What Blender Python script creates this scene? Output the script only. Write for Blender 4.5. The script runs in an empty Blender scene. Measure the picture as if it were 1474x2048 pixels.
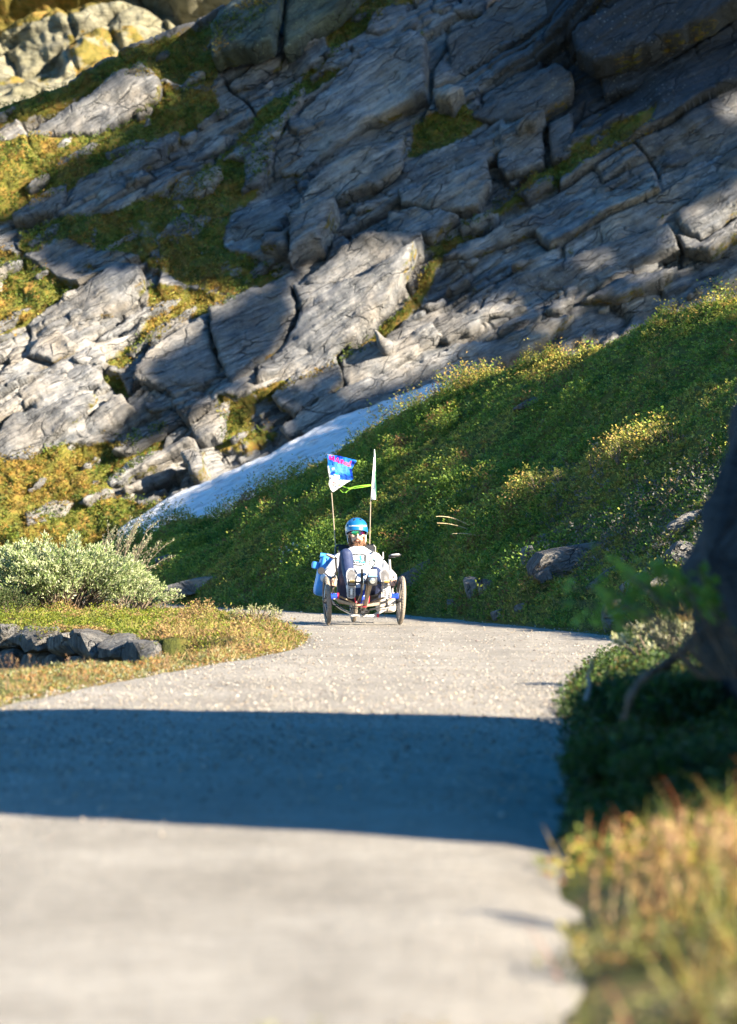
import bpy, bmesh, math, random
import numpy as np
from mathutils import Vector, Matrix
from mathutils.bvhtree import BVHTree
from mathutils.geometry import delaunay_2d_cdt

random.seed(7)
RNG = np.random.default_rng(11)
scene = bpy.context.scene
COL = scene.collection

# ------------------------------------------------------------------ camera, sky, sun, exposure
F, CX, HY, CAMZ = 7680.0, 737.0, 1053.0, 1.0          # 135 mm lens, photo pixels
cam_d = bpy.data.cameras.new("camera")
cam = bpy.data.objects.new("camera", cam_d)
COL.objects.link(cam)
cam.location = (0, 0, CAMZ)
cam.rotation_euler = (math.radians(90), 0, 0)
cam_d.sensor_width = 36.0
cam_d.sensor_fit = 'AUTO'
cam_d.lens = 135.0
cam_d.shift_y = 29.0 / 2048.0
cam_d.clip_start = 0.1
cam_d.clip_end = 4000
cam_d.dof.use_dof = True
cam_d.dof.focus_distance = 39.0
cam_d.dof.aperture_fstop = 3.2
scene.camera = cam

SUN_AZ, SUN_EL = math.radians(55), math.radians(25)   # azimuth measured from behind the camera to its right
S = np.array([math.sin(SUN_AZ) * math.cos(SUN_EL), -math.cos(SUN_AZ) * math.cos(SUN_EL), math.sin(SUN_EL)])
world = bpy.data.worlds.new("World")
scene.world = world
world.use_nodes = True
wn = world.node_tree
wn.nodes.clear()
sky = wn.nodes.new('ShaderNodeTexSky')
sky.sky_type = 'NISHITA'
sky.sun_disc = False
sky.sun_elevation = SUN_EL
sky.sun_rotation = math.atan2(S[0], S[1])
sky.air_density = 1.0
sky.dust_density = 0.3
sky.ozone_density = 3.0
bg = wn.nodes.new('ShaderNodeBackground')
bg.inputs['Strength'].default_value = 0.062
wo = wn.nodes.new('ShaderNodeOutputWorld')
hs = wn.nodes.new('ShaderNodeHueSaturation')
hs.inputs['Saturation'].default_value = 1.38
wn.links.new(sky.outputs[0], hs.inputs['Color'])
wn.links.new(hs.outputs[0], bg.inputs[0])
wn.links.new(bg.outputs[0], wo.inputs[0])
sun_d = bpy.data.lights.new("sun", 'SUN')
sun_d.energy = 5.0
sun_d.angle = math.radians(0.53)
sun_d.color = (1.0, 0.87, 0.68)
sun = bpy.data.objects.new("sun", sun_d)
COL.objects.link(sun)
sun.location = (30, -12, 20)
sun.rotation_euler = Vector(S).to_track_quat('Z', 'Y').to_euler()
scene.view_settings.view_transform = 'Standard'
scene.view_settings.look = 'None'
scene.view_settings.gamma = 1.0
scene.view_settings.use_curve_mapping = False
scene.view_settings.exposure = 2.45
scene.render.engine = 'CYCLES'
scene.cycles.use_denoising = True
scene.cycles.max_bounces = 6
scene.cycles.diffuse_bounces = 3
scene.cycles.glossy_bounces = 3
scene.cycles.transparent_max_bounces = 6

# ------------------------------------------------------------------ numpy helpers
def _hash(ix, iy, seed):
    h = (ix.astype(np.int64) * 374761393 + iy.astype(np.int64) * 668265263 + seed * 982451653) & 0x7fffffff
    h = ((h ^ (h >> 13)) * 1274126177) & 0x7fffffff
    h = ((h ^ (h >> 16)) * 668265263) & 0x7fffffff
    return ((h ^ (h >> 15)) & 0xffffff) / float(0xffffff)

def vnoise(x, y, seed=0):
    x = np.asarray(x, float); y = np.asarray(y, float)
    ix = np.floor(x); iy = np.floor(y); fx = x - ix; fy = y - iy
    ux = fx * fx * fx * (fx * (fx * 6 - 15) + 10); uy = fy * fy * fy * (fy * (fy * 6 - 15) + 10)
    a = _hash(ix, iy, seed); b = _hash(ix + 1, iy, seed); c = _hash(ix, iy + 1, seed); d = _hash(ix + 1, iy + 1, seed)
    return (a * (1 - ux) + b * ux) * (1 - uy) + (c * (1 - ux) + d * ux) * uy

def fbm(x, y, seed=0, octv=4, gain=0.5):
    v = 0; a = 1; t = 0
    for o in range(octv):
        v = v + a * vnoise(x * 2 ** o + 17.3 * o, y * 2 ** o - 9.1 * o, seed + o); t += a; a *= gain
    return v / t                                        # 0..1

def smooth(a, b, x):
    t = np.clip((np.asarray(x, float) - a) / (b - a), 0, 1)
    return t * t * (3 - 2 * t)

def inside(poly, x, y):
    x = np.asarray(x, float); y = np.asarray(y, float)
    r = np.zeros(x.shape, bool); n = len(poly)
    for i in range(n):
        x0, y0 = poly[i]; x1, y1 = poly[(i + 1) % n]
        if y0 == y1: continue
        c = (y0 > y) != (y1 > y)
        r ^= c & (x < (x1 - x0) * (y - y0) / (y1 - y0) + x0)
    return r

def edge_dist(poly, x, y):
    d = np.full(np.shape(x), 1e9)
    for i in range(len(poly)):
        ax, ay = poly[i]; bx, by = poly[(i + 1) % len(poly)]
        vx, vy = bx - ax, by - ay; L = vx * vx + vy * vy + 1e-9
        t = np.clip(((x - ax) * vx + (y - ay) * vy) / L, 0, 1)
        d = np.minimum(d, np.hypot(x - ax - t * vx, y - ay - t * vy))
    return d

def at(px, py, d):
    return ((px - CX) / F * d, d, CAMZ - (py - HY) / F * d)

def to_px(p):
    p = np.asarray(p, float)
    return CX + p[..., 0] / p[..., 1] * F, HY - (p[..., 2] - CAMZ) / p[..., 1] * F

# ------------------------------------------------------------------ object helpers
def link(name, me, mat=None, parent=None, kind=None, label=None, cat=None, group=None, loc=None):
    o = bpy.data.objects.new(name, me)
    COL.objects.link(o)
    if mat is not None and me is not None:
        for m in (mat if isinstance(mat, (list, tuple)) else [mat]): me.materials.append(m)
    if parent is not None: o.parent = parent
    if kind: o['kind'] = kind
    if label: o['label'] = label
    if cat: o['category'] = cat
    if group: o['group'] = group
    if loc is not None: o.location = loc
    return o

def thing(name, label, cat, loc=(0, 0, 0), group=None, rz=0.0):
    o = link(name, None, label=label, cat=cat, group=group, loc=loc)
    o.empty_display_size = 0.1
    o.rotation_euler = (0, 0, rz)
    return o

def mesh_np(name, V, Fc, smooth_sh=True):
    """V (n,3), Fc (m,k) with one k for every face"""
    V = np.ascontiguousarray(V, np.float32); Fc = np.ascontiguousarray(Fc, np.int32)
    me = bpy.data.meshes.new(name)
    k = Fc.shape[1]
    me.vertices.add(len(V)); me.vertices.foreach_set('co', V.ravel())
    me.loops.add(Fc.size); me.loops.foreach_set('vertex_index', Fc.ravel())
    me.polygons.add(len(Fc))
    me.polygons.foreach_set('loop_start', np.arange(0, Fc.size, k, dtype=np.int32))
    me.polygons.foreach_set('use_smooth', np.full(len(Fc), smooth_sh))
    me.update(calc_edges=True)
    return me

def attr_f(me, name, v):
    a = me.attributes.new(name, 'FLOAT', 'POINT'); a.data.foreach_set('value', np.asarray(v, np.float32).ravel())

def attr_v(me, name, v):
    a = me.attributes.new(name, 'FLOAT_VECTOR', 'POINT'); a.data.foreach_set('vector', np.asarray(v, np.float32).ravel())

def attr_c(me, name, c):
    c = np.asarray(c, np.float32)
    if c.shape[1] == 3: c = np.concatenate([c, np.ones((len(c), 1), np.float32)], 1)
    a = me.attributes.new(name, 'FLOAT_COLOR', 'POINT'); a.data.foreach_set('color', c.ravel())

def grid_faces(nu, nv):
    i = np.arange(nu * nv).reshape(nv, nu)
    return np.stack([i[:-1, :-1].ravel(), i[:-1, 1:].ravel(), i[1:, 1:].ravel(), i[1:, :-1].ravel()], 1)

def bvh_of(me):
    n = len(me.vertices); co = np.empty(n * 3, np.float32); me.vertices.foreach_get('co', co)
    return BVHTree.FromPolygons([tuple(v) for v in co.reshape(-1, 3).tolist()], [tuple(p.vertices) for p in me.polygons])

# ------------------------------------------------------------------ materials
class NT:
    def __init__(s, name):
        s.m = bpy.data.materials.new(name); s.m.use_nodes = True
        s.t = s.m.node_tree; s.t.nodes.clear()
        s.out = s.t.nodes.new('ShaderNodeOutputMaterial')
        s.b = s.t.nodes.new('ShaderNodeBsdfPrincipled')
        s.t.links.new(s.b.outputs[0], s.out.inputs[0])
    def n(s, typ, **kw):
        nd = s.t.nodes.new(typ)
        for k, v in kw.items():
            if k.startswith('i_'): nd.inputs[int(k[2:])].default_value = v
            else: setattr(nd, k, v)
        return nd
    def l(s, a, b): s.t.links.new(a, b)
    def attr(s, name, out='Fac'):
        return s.n('ShaderNodeAttribute', attribute_name=name).outputs[out]
    def coord(s): return s.n('ShaderNodeTexCoord').outputs['Object']
    def noise(s, vec, scale, detail=4, rough=0.6, dist=0.0):
        nd = s.n('ShaderNodeTexNoise'); nd.inputs['Scale'].default_value = scale
        nd.inputs['Detail'].default_value = detail; nd.inputs['Roughness'].default_value = rough
        nd.inputs['Distortion'].default_value = dist
        if vec is not None: s.l(vec, nd.inputs['Vector'])
        return nd.outputs['Fac']
    def vor(s, vec, scale, feature='F1', out='Distance'):
        nd = s.n('ShaderNodeTexVoronoi', feature=feature); nd.inputs['Scale'].default_value = scale
        s.l(vec, nd.inputs['Vector']); return nd.outputs[out]
    def mapv(s, vec, sc):
        nd = s.n('ShaderNodeMapping'); nd.inputs['Scale'].default_value = sc; s.l(vec, nd.inputs['Vector']); return nd.outputs[0]
    def ramp(s, fac, stops):
        nd = s.n('ShaderNodeValToRGB'); e = nd.color_ramp.elements
        while len(e) < len(stops): e.new(0.5)
        for el, (p, c) in zip(e, stops):
            el.position = p; el.color = (*c, 1) if not np.isscalar(c) else (c, c, c, 1)
        s.l(fac, nd.inputs[0]); return nd.outputs[0]
    def mix(s, fac, a, b, mode='MIX'):
        nd = s.n('ShaderNodeMix', data_type='RGBA', blend_type=mode)
        for sock, v in ((nd.inputs[0], fac), (nd.inputs[6], a), (nd.inputs[7], b)):
            if hasattr(v, 'links'): s.l(v, sock)
            elif np.isscalar(v): sock.default_value = v
            else: sock.default_value = (*v, 1)
        return nd.outputs[2]
    def math(s, op, a, b=0.0, clamp=False):
        nd = s.n('ShaderNodeMath', operation=op, use_clamp=clamp)
        for sock, v in ((nd.inputs[0], a), (nd.inputs[1], b)):
            if hasattr(v, 'links'): s.l(v, sock)
            else: sock.default_value = v
        return nd.outputs[0]
    def bump(s, h, dist=0.02, strength=1.0):
        nd = s.n('ShaderNodeBump'); nd.inputs['Strength'].default_value = strength; nd.inputs['Distance'].default_value = dist
        s.l(h, nd.inputs['Height']); s.l(nd.outputs[0], s.b.inputs['Normal'])
    def color(s, c):
        if hasattr(c, 'links'): s.l(c, s.b.inputs['Base Color'])
        else: s.b.inputs['Base Color'].default_value = (*c, 1)
    def rough(s, r, spec=None):
        s.b.inputs['Roughness'].default_value = r
        if spec is not None: s.b.inputs['Specular IOR Level'].default_value = spec

def plain(name, c, rough=0.5, metal=0.0, spec=0.5, var=0.12, scale=60, coat=0.0, bump=0.0):
    """a solid paint, cloth or metal with a little procedural wear in it"""
    t = NT(name); co = t.coord()
    nz = t.noise(co, scale, 5, 0.65)
    lo = tuple(x * (1 - var) for x in c); hi = tuple(min(1, x * (1 + var)) for x in c)
    t.color(t.ramp(nz, [(0.3, lo), (0.7, hi)]))
    t.rough(rough, spec); t.b.inputs['Metallic'].default_value = metal
    t.b.inputs['Coat Weight'].default_value = coat
    if bump: t.bump(nz, bump, 0.6)
    return t.m

def rock_material(name, lo, hi, warm, moss_a, moss_b, lichen=(0.45, 0.46, 0.42), lich_amt=0.5, vec_attr='strat'):
    t = NT(name)
    v = t.attr(vec_attr, 'Vector')
    stripe = t.noise(t.mapv(v, (0.7, 9.0, 1.0)), 1.0, 6, 0.68, 0.35)
    blot = t.noise(v, 1.1, 5, 0.6)
    fine = t.noise(v, 14.0, 6, 0.75)
    c = t.ramp(stripe, [(0.30, lo), (0.52, tuple((a + b) / 2 for a, b in zip(lo, hi))), (0.70, hi)])
    c = t.mix(t.ramp(blot, [(0.42, 0.0), (0.72, 0.8)]), c, warm)
    c = t.mix(t.ramp(t.noise(t.mapv(v, (0.5, 0.9, 1)), 1.9, 5, 0.65), [(0.38, 0.55), (0.56, 0.0)]), c, tuple(x * 0.6 for x in lo))
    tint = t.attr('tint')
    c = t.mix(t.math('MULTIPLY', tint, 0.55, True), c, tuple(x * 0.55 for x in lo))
    spk = t.vor(v, 11.0)
    sp = t.ramp(t.math('ADD', spk, t.math('MULTIPLY', fine, 0.45)), [(0.36, 1.0), (0.44, 0.0)])
    area = t.ramp(t.noise(v, 0.9, 3, 0.5), [(0.42, 0.0), (0.6, 1.0)])
    c = t.mix(t.math('MULTIPLY', t.math('MULTIPLY', sp, area), lich_amt), c, lichen)
    dk = t.ramp(t.noise(t.mapv(v, (1.2, 3.0, 1.0)), 2.6, 6, 0.7), [(0.30, 0.75), (0.44, 0.0)])
    c = t.mix(dk, c, tuple(x * 0.28 for x in lo))
    c = t.mix(0.45, c, t.ramp(fine, [(0.28, 0.3), (0.7, 1.0)]), 'MULTIPLY')
    lam = t.noise(t.mapv(v, (1.6, 34.0, 1.0)), 1.0, 5, 0.75, 0.5)
    c = t.mix(0.4, c, t.ramp(lam, [(0.34, 0.35), (0.56, 1.0)]), 'MULTIPLY')
    wv_ = t.n('ShaderNodeVectorMath', operation='ADD')
    nv_ = t.n('ShaderNodeTexNoise'); nv_.inputs['Scale'].default_value = 2.2; nv_.inputs['Detail'].default_value = 5; t.l(v, nv_.inputs['Vector'])
    sc_ = t.n('ShaderNodeVectorMath', operation='SCALE'); sc_.inputs['Scale'].default_value = 0.30; t.l(nv_.outputs['Color'], sc_.inputs[0])
    t.l(v, wv_.inputs[0]); t.l(sc_.outputs[0], wv_.inputs[1])
    ck = None
    for s3, wdt in (((0.9, 4.4, 0.6), 0.030), ((1.9, 17.0, 1.2), 0.05)):
        e_ = t.ramp(t.vor(t.mapv(wv_.outputs[0], s3), 1.0, 'DISTANCE_TO_EDGE'), [(0.0, 1.0), (wdt, 0.0)])
        ck = e_ if ck is None else t.math('MAXIMUM', ck, t.math('MULTIPLY', e_, 0.40))
    brk = t.ramp(t.noise(v, 1.7, 4, 0.6), [(0.40, 0.15), (0.58, 1.0)])
    ck = t.math('MULTIPLY', ck, brk)
    cell = t.vor(t.mapv(wv_.outputs[0], (1.9, 17.0, 1.2)), 1.0, 'F1', 'Color')
    c = t.mix(0.30, c, t.ramp(cell, [(0.0, 0.45), (1.0, 1.15)]), 'MULTIPLY')
    c = t.mix(t.math('MULTIPLY', ck, 0.85), c, tuple(x * 0.22 for x in lo))
    m = t.attr('moss')
    mn = t.noise(v, 5.5, 6, 0.7)
    mf = t.ramp(t.math('ADD', m, t.math('MULTIPLY', t.math('SUBTRACT', mn, 0.5), 1.1)), [(0.44, 0.0), (0.56, 1.0)])
    mc = t.ramp(t.noise(v, 3.2, 6, 0.7), [(0.30, tuple(x * 0.45 for x in moss_a)), (0.47, moss_a), (0.64, moss_b), (0.8, tuple(x * 0.5 for x in moss_b))])
    c = t.mix(mf, c, mc)
    t.color(c); t.rough(0.9, 0.25)
    h = t.math('ADD', t.math('MULTIPLY', t.math('ADD', stripe, t.math('MULTIPLY', lam, 0.8)), 0.7), t.math('ADD', t.math('MULTIPLY', fine, 0.5), t.math('MULTIPLY', mn, 0.3)))
    h = t.math('SUBTRACT', h, t.math('MULTIPLY', ck, 0.9))
    t.bump(h, 0.055, 1.0)
    return t.m

M = {}
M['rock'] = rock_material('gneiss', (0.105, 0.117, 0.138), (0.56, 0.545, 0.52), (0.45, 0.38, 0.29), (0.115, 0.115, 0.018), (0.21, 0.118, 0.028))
M['farrock'] = rock_material('pale_gneiss', (0.17, 0.16, 0.11), (0.34, 0.32, 0.23), (0.26, 0.24, 0.13), (0.12, 0.10, 0.02), (0.20, 0.12, 0.03), (0.40, 0.42, 0.30))
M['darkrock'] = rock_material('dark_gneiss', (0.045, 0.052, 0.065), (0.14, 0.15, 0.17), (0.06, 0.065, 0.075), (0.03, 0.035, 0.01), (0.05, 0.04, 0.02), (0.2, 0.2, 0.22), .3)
M['lichenrock'] = rock_material('lichen_gneiss', (0.10, 0.115, 0.10), (0.24, 0.28, 0.24), (0.22, 0.25, 0.14), (0.07, 0.08, 0.02), (0.13, 0.10, 0.03), (0.33, 0.38, 0.25), 0.8)
# ------------------------------------------------------------------ rock faces
TH = math.radians(27); CT, ST = math.cos(TH), math.sin(TH)
ROCK = dict(Y0=66.0, k=0.75, m=0.08)
FAR = dict(Y0=104.0, k=1.0, m=0.1)
DISP = np.array([-0.12, -1.0, 0.30])

def rock_pt(px, py, h, P):
    px = np.asarray(px, float); py = np.asarray(py, float)
    a = (px - CX) / F; b = (py - HY) / F
    d = (P['Y0'] + P['k'] * CAMZ) / (1 + P['k'] * b - P['m'] * a)
    p = np.stack([a * d, d, CAMZ - b * d], -1)
    return p + np.asarray(h)[..., None] * DISP

def strat(px, py):
    su = px * CT - py * ST; sv = px * ST + py * CT
    return su, sv

def blocks(su, sv, T, L, off, tilt, crack, cw, seed):
    w = sv / T + 0.55 * (vnoise(su / (2.6 * L) + 3, sv / (3 * T), seed) - 0.5) + 0.10 * (vnoise(su / (0.25 * L), sv / (0.8 * T), seed + 5) - .5)
    i = np.floor(w); f = w - i
    r = _hash(i, i * 0 + 3, seed + 1)
    q = su / (L * (0.6 + 0.9 * r)) + 7.7 * r + 0.30 * (f - .5) * (r - .3) + 0.12 * vnoise(su / (0.3 * L), sv / (0.5 * T), seed + 8)
    j = np.floor(q); g = q - j
    h0 = _hash(i, j, seed + 2); h1 = _hash(i, j, seed + 3); h2 = _hash(i, j, seed + 4)
    ed = np.minimum(np.minimum(f, 1 - f) * T, np.minimum(g, 1 - g) * L * 0.6)
    return off * (h0 - 0.5) * 2 + tilt * ((h1 - 0.35) * (f - 0.5) + 0.6 * (h2 - .5) * (g - .5)) - crack * np.exp(-(ed / cw) ** 2), h0

MOSS = [  # grass and moss on the ledges (photo pixels)
 ([(-60,285),(60,272),(190,272),(250,248),(325,170),(430,185),(440,235),(330,280),(190,352),(60,425),(-60,450)], 1.0),
 ([(-60,222),(130,170),(250,105),(420,48),(500,-5),(600,-40),(440,112),(430,182),(330,160),(240,150),(90,225),(-60,262)], 1.0),
 ([(30,455),(140,435),(230,430),(330,395),(450,300),(560,190),(620,140),(690,150),(600,212),(560,300),(520,380),(470,430),(450,500),(590,545),(470,600),(370,572),(300,545),(280,520),(150,492),(40,522)], 0.72),
 ([(-60,475),(50,515),(120,560),(160,580),(60,645),(-60,690)], 0.85),
 ([(300,575),(480,595),(400,640),(300,700),(250,745),(215,735),(290,660)], 0.8),
 ([(500,790),(640,742),(800,620),(860,520),(905,465),(960,440),(890,505),(840,605),(760,690),(620,765),(520,800)], 1.0),
 ([(825,255),(930,205),(970,250),(900,300),(815,325)], 0.9),
 ([(1060,350),(1180,285),(1330,230),(1310,275),(1150,355),(1000,425),(880,505),(825,505),(960,430)], 0.75),
 ([(-60,925),(130,895),(270,870),(340,840),(310,915),(210,990),(330,1012),(260,1060),(220,1200),(-60,1200)], 0.95),
 ([(205,755),(240,760),(270,800),(235,800)], 1.0),
 ([(440,800),(520,790),(500,850),(560,862),(490,905),(420,890)], 0.75),
 ([(690,775),(860,640),(905,605),(840,655),(700,730)], 0.5),
 ([(640,20),(760,-40),(900,-40),(740,60),(600,180),(560,215),(660,110)], 0.7),
]
def moss_at(px, py):
    m = np.full(np.shape(px), 0.17)
    for poly, v in MOSS:
        ins = inside(poly, px, py); d = edge_dist(poly, px, py)
        k = np.where(ins, smooth(-14, 14, d), smooth(-14, 14, -d))
        m = np.maximum(m, v * k)
    n = fbm(px / 60, py / 42, 31, 4)
    return np.clip(m + (n - 0.5) * 0.75, 0, 1)

def rock_h(px, py):
    su, sv = strat(px, py)
    a1, _ = blocks(su, sv, 120, 360, 0.22, 0.55, 0.20, 2.4, 101)
    a2, t2 = blocks(su + 40, sv, 40, 190, 0.12, 0.36, 0.12, 2.4, 202)
    a3, t3 = blocks(su + 90, sv, 17, 70, 0.05, 0.16, 0.06, 1.8, 303)
    q = fbm(px / 170, py / 130, 5, 3)
    rough = smooth(0.40, 0.60, fbm(px / 120, py / 90, 77, 3))
    h = a1 + a2 * (0.15 + 0.9 * rough) + a3 * (0.1 + 0.9 * rough) + (q - .5) * 0.9
    h = h + 0.03 * (fbm(su / 40, sv / 5, 9, 4) - .5) + 0.06 * (fbm(px / 14, py / 14, 10, 4) - .5)
    return h, 0.6 * t2 + 0.4 * t3

SIL = [(-80,222),(0,205),(60,192),(130,165),(190,132),(250,102),(330,72),(400,46),(480,0),(560,-50),(700,-160)]
def sil(px):
    return np.interp(px, [p[0] for p in SIL], [p[1] for p in SIL]) + 10 * (fbm(px / 30, px * 0, 4, 3) - .5)

def rock_sheet():
    xs = np.arange(-70, 1560, 2.6); ys = np.arange(-60, 1190, 2.6)
    px, py = np.meshgrid(xs, ys)
    h, tn = rock_h(px, py)
    m = moss_at(px, py)
    fl = smooth(0.35, 0.65, m)
    hm = (fbm(px / 90, py / 70, 41, 3) - .5) * 0.8 + 0.12 * fbm(px / 8, py / 7, 42, 3) - 0.05
    h = h * (1 - 0.72 * fl) + hm * fl * 0.75
    # overhang that leans out over the upper right of the face
    h = h + 2.6 * smooth(900, 1500, px) * smooth(190, 60, py + 0.30 * (px - 1200)) + 0.5 * smooth(1100, 1350, px) * smooth(470, 380, py + .42 * (px - 1350))
    sl = sil(px); over = np.maximum(0, sl - py)
    p = rock_pt(px, np.maximum(py, sl), h, ROCK)
    p[..., 1] += over * 0.05; p[..., 2] -= over * 0.012
    su, sv = strat(px, py)
    nv = px.shape
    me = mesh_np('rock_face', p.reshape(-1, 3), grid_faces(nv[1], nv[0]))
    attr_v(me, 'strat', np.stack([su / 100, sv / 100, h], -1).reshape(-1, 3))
    attr_f(me, 'moss', m); attr_f(me, 'tint', np.maximum(np.clip(tn * 1.2 - 0.3, 0, 1), 2.0 * smooth(820, 1200, px) * smooth(430, 180, py)))  # tint also paints the deep shade of the upper right
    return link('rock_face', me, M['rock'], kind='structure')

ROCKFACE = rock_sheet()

def far_sheet():
    xs = np.arange(-120, 640, 3.0); ys = np.arange(-260, 300, 3.0)
    px, py = np.meshgrid(xs, ys)
    lump = 3.6 * (fbm(px / 190, py / 110, 61, 3) - .5) + 0.8 * (fbm(px / 46, py / 34, 62, 4) - .5)
    crk, tn = blocks(px * .9 - py * .45, px * .45 + py * .9, 60, 120, 0.25, 0.5, 0.25, 4, 63)
    top = np.interp(px, [-120, 0, 120, 190, 260, 330, 360], [30, 28, 12, 10, 14, 36, 60])   # brow of the nearer dome
    h = lump + crk * 0.8 - 1.2 * smooth(0, 25, top - py) + 2.0 * smooth(25, 60, top - py)
    m = np.full(px.shape, 0.25)
    for poly, v in [([(-130,-70),(245,-70),(240,2),(150,22),(0,34),(-130,40)], 1.0), ([(130,60),(270,50),(300,90),(220,140),(150,150)], 0.62), ([(0,130),(120,120),(90,170),(0,185)], 0.6)]:
        m = np.maximum(m, v * inside(poly, px, py))
    m = np.clip(m - .08 + (fbm(px / 40, py / 26, 64, 4) - .5) * 0.8, 0, 1)
    p = rock_pt(px, py, h, FAR)
    me = mesh_np('far_rock_face', p.reshape(-1, 3), grid_faces(px.shape[1], px.shape[0]))
    attr_v(me, 'strat', np.stack([px / 100, py / 100, h], -1).reshape(-1, 3))
    attr_f(me, 'moss', m); attr_f(me, 'tint', np.clip(tn * .8 - .2, 0, 1))
    return link('far_rock_face', me, M['farrock'], kind='structure')

FARFACE = far_sheet()

def refine(poly, step, jit, seed):
    """outline with broken, slightly irregular edges"""
    out = []; n = len(poly); k = 0
    for i in range(n):
        a = np.array(poly[i], float); b = np.array(poly[(i + 1) % n], float)
        L = np.hypot(*(b - a)); s = max(1, int(L / step)); nrm = np.array([-(b - a)[1], (b - a)[0]]) / (L + 1e-6)
        for q in range(s):
            p = a + (b - a) * q / s
            if q: p = p + nrm * jit * 2 * (vnoise(np.array(k * 0.45), np.array(seed * 1.7), seed) - .5) * min(1, 2.5 * min(q, s - q) / s + .3)
            out.append((float(p[0]), float(p[1]))); k += 1
    return out

def fill_poly(poly, step, rng):
    xs = [p[0] for p in poly]; ys = [p[1] for p in poly]
    gx, gy = np.meshgrid(np.arange(min(xs), max(xs), step), np.arange(min(ys), max(ys), step))
    gx = gx.ravel() + rng.uniform(-.28, .28, gx.size) * step; gy = gy.ravel() + rng.uniform(-.28, .28, gy.size) * step
    ok = inside(poly, gx, gy) & (edge_dist(poly, gx, gy) > step * 0.45)
    pts = [Vector(p) for p in poly] + [Vector((a, b)) for a, b in zip(gx[ok], gy[ok])]
    n = len(poly)
    r = delaunay_2d_cdt(pts, [(i, (i + 1) % n) for i in range(n)], [], 1, 1e-4)
    V = np.array([(v.x, v.y) for v in r[0]]); T = np.array([f for f in r[2] if len(f) == 3])
    return V, T

def slab(poly, h0, seed, gu=0.0, gv=0.0, rnd=5.0, depth=0.7, P=ROCK, mat='rock', name='rock_slab', parent=None, step=4.0, tint=None, mossb=0.0, crk=.32):
    rng = np.random.default_rng(seed)
    poly = refine(poly, 7, 4.0, seed)
    V, T = fill_poly(poly, step, rng)
    x, y = V[:, 0], V[:, 1]
    cx, cy = x.mean(), y.mean()
    su, sv = strat(x, y)
    d = edge_dist(poly, x, y)
    h = h0 + gu * (x - cx) / 100 + gv * (y - cy) / 100
    ext = max(40, (x.max() - x.min()) * .5)
    h = h + 0.26 * (fbm(x / 80, y / 45, seed, 3) - .5) + 0.07 * (fbm(su / 75, sv / 7, seed + 1, 4) - .5) + 0.03 * (fbm(x / 9, y / 9, seed + 2, 3) - .5)
    bl, tb = blocks(su + seed * 37, sv + seed * 11, 24, 170, 0.05, 0.13, 0.10 * crk, 1.8, seed + 500)
    h = h + bl * crk
    h = h - 0.09 * (1 - smooth(0, rnd, d)) ** 2 - 0.045 * np.exp(-d / (rnd * 2.4))
    top = rock_pt(x, y, h, P)
    # rim ring walls go back into the face
    E = {}
    for t in T:
        for a, b in ((t[0], t[1]), (t[1], t[2]), (t[2], t[0])):
            E[(a, b)] = E.get((a, b), 0) + 1
    rim = [e for e in E if (e[1], e[0]) not in E]
    ids = sorted({i for e in rim for i in e}); mp = {i: len(V) + k for k, i in enumerate(ids)}
    low = rock_pt(x[ids], y[ids], h[ids] - depth, P)
    Vv = np.concatenate([top, low])
    if len(T):
        a, b, c = top[T[0][0]], top[T[0][1]], top[T[0][2]]
        if np.cross(b - a, c - a)[1] > 0: T = T[:, ::-1]; rim = [(q, p) for p, q in rim]
    W = []
    for a, b in rim: W += [(b, a, mp[a]), (b, mp[a], mp[b])]
    Fc = np.concatenate([T, np.array(W, int)]) if W else T
    me = mesh_np(name, Vv, Fc)
    hh = np.concatenate([h, h[ids] - depth])
    suv = np.stack([np.concatenate([su, su[ids]]) / 100 + seed * .37, np.concatenate([sv, sv[ids]]) / 100 + seed * .11, hh], -1)
    attr_v(me, 'strat', suv)
    mm = np.clip(0.12 + mossb + (fbm(x / 45, y / 30, seed + 9, 4) - .5) * 0.9 * (0.5 + mossb), 0, 1)
    mm = np.maximum(mm, 0.46 * (1 - smooth(0, 7, d)) * smooth(.35, .65, fbm(x / 60, y / 60, seed + 7, 2)))
    attr_f(me, 'moss', np.concatenate([mm, mm[ids]]))
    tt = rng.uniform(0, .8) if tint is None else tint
    tt = max(tt, 2.0 * float(smooth(820, 1200, cx) * smooth(430, 180, cy)))  # upper right slabs carry the same painted shade
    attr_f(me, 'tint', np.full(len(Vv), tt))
    return link(name, me, M[mat], parent=parent)

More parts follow.
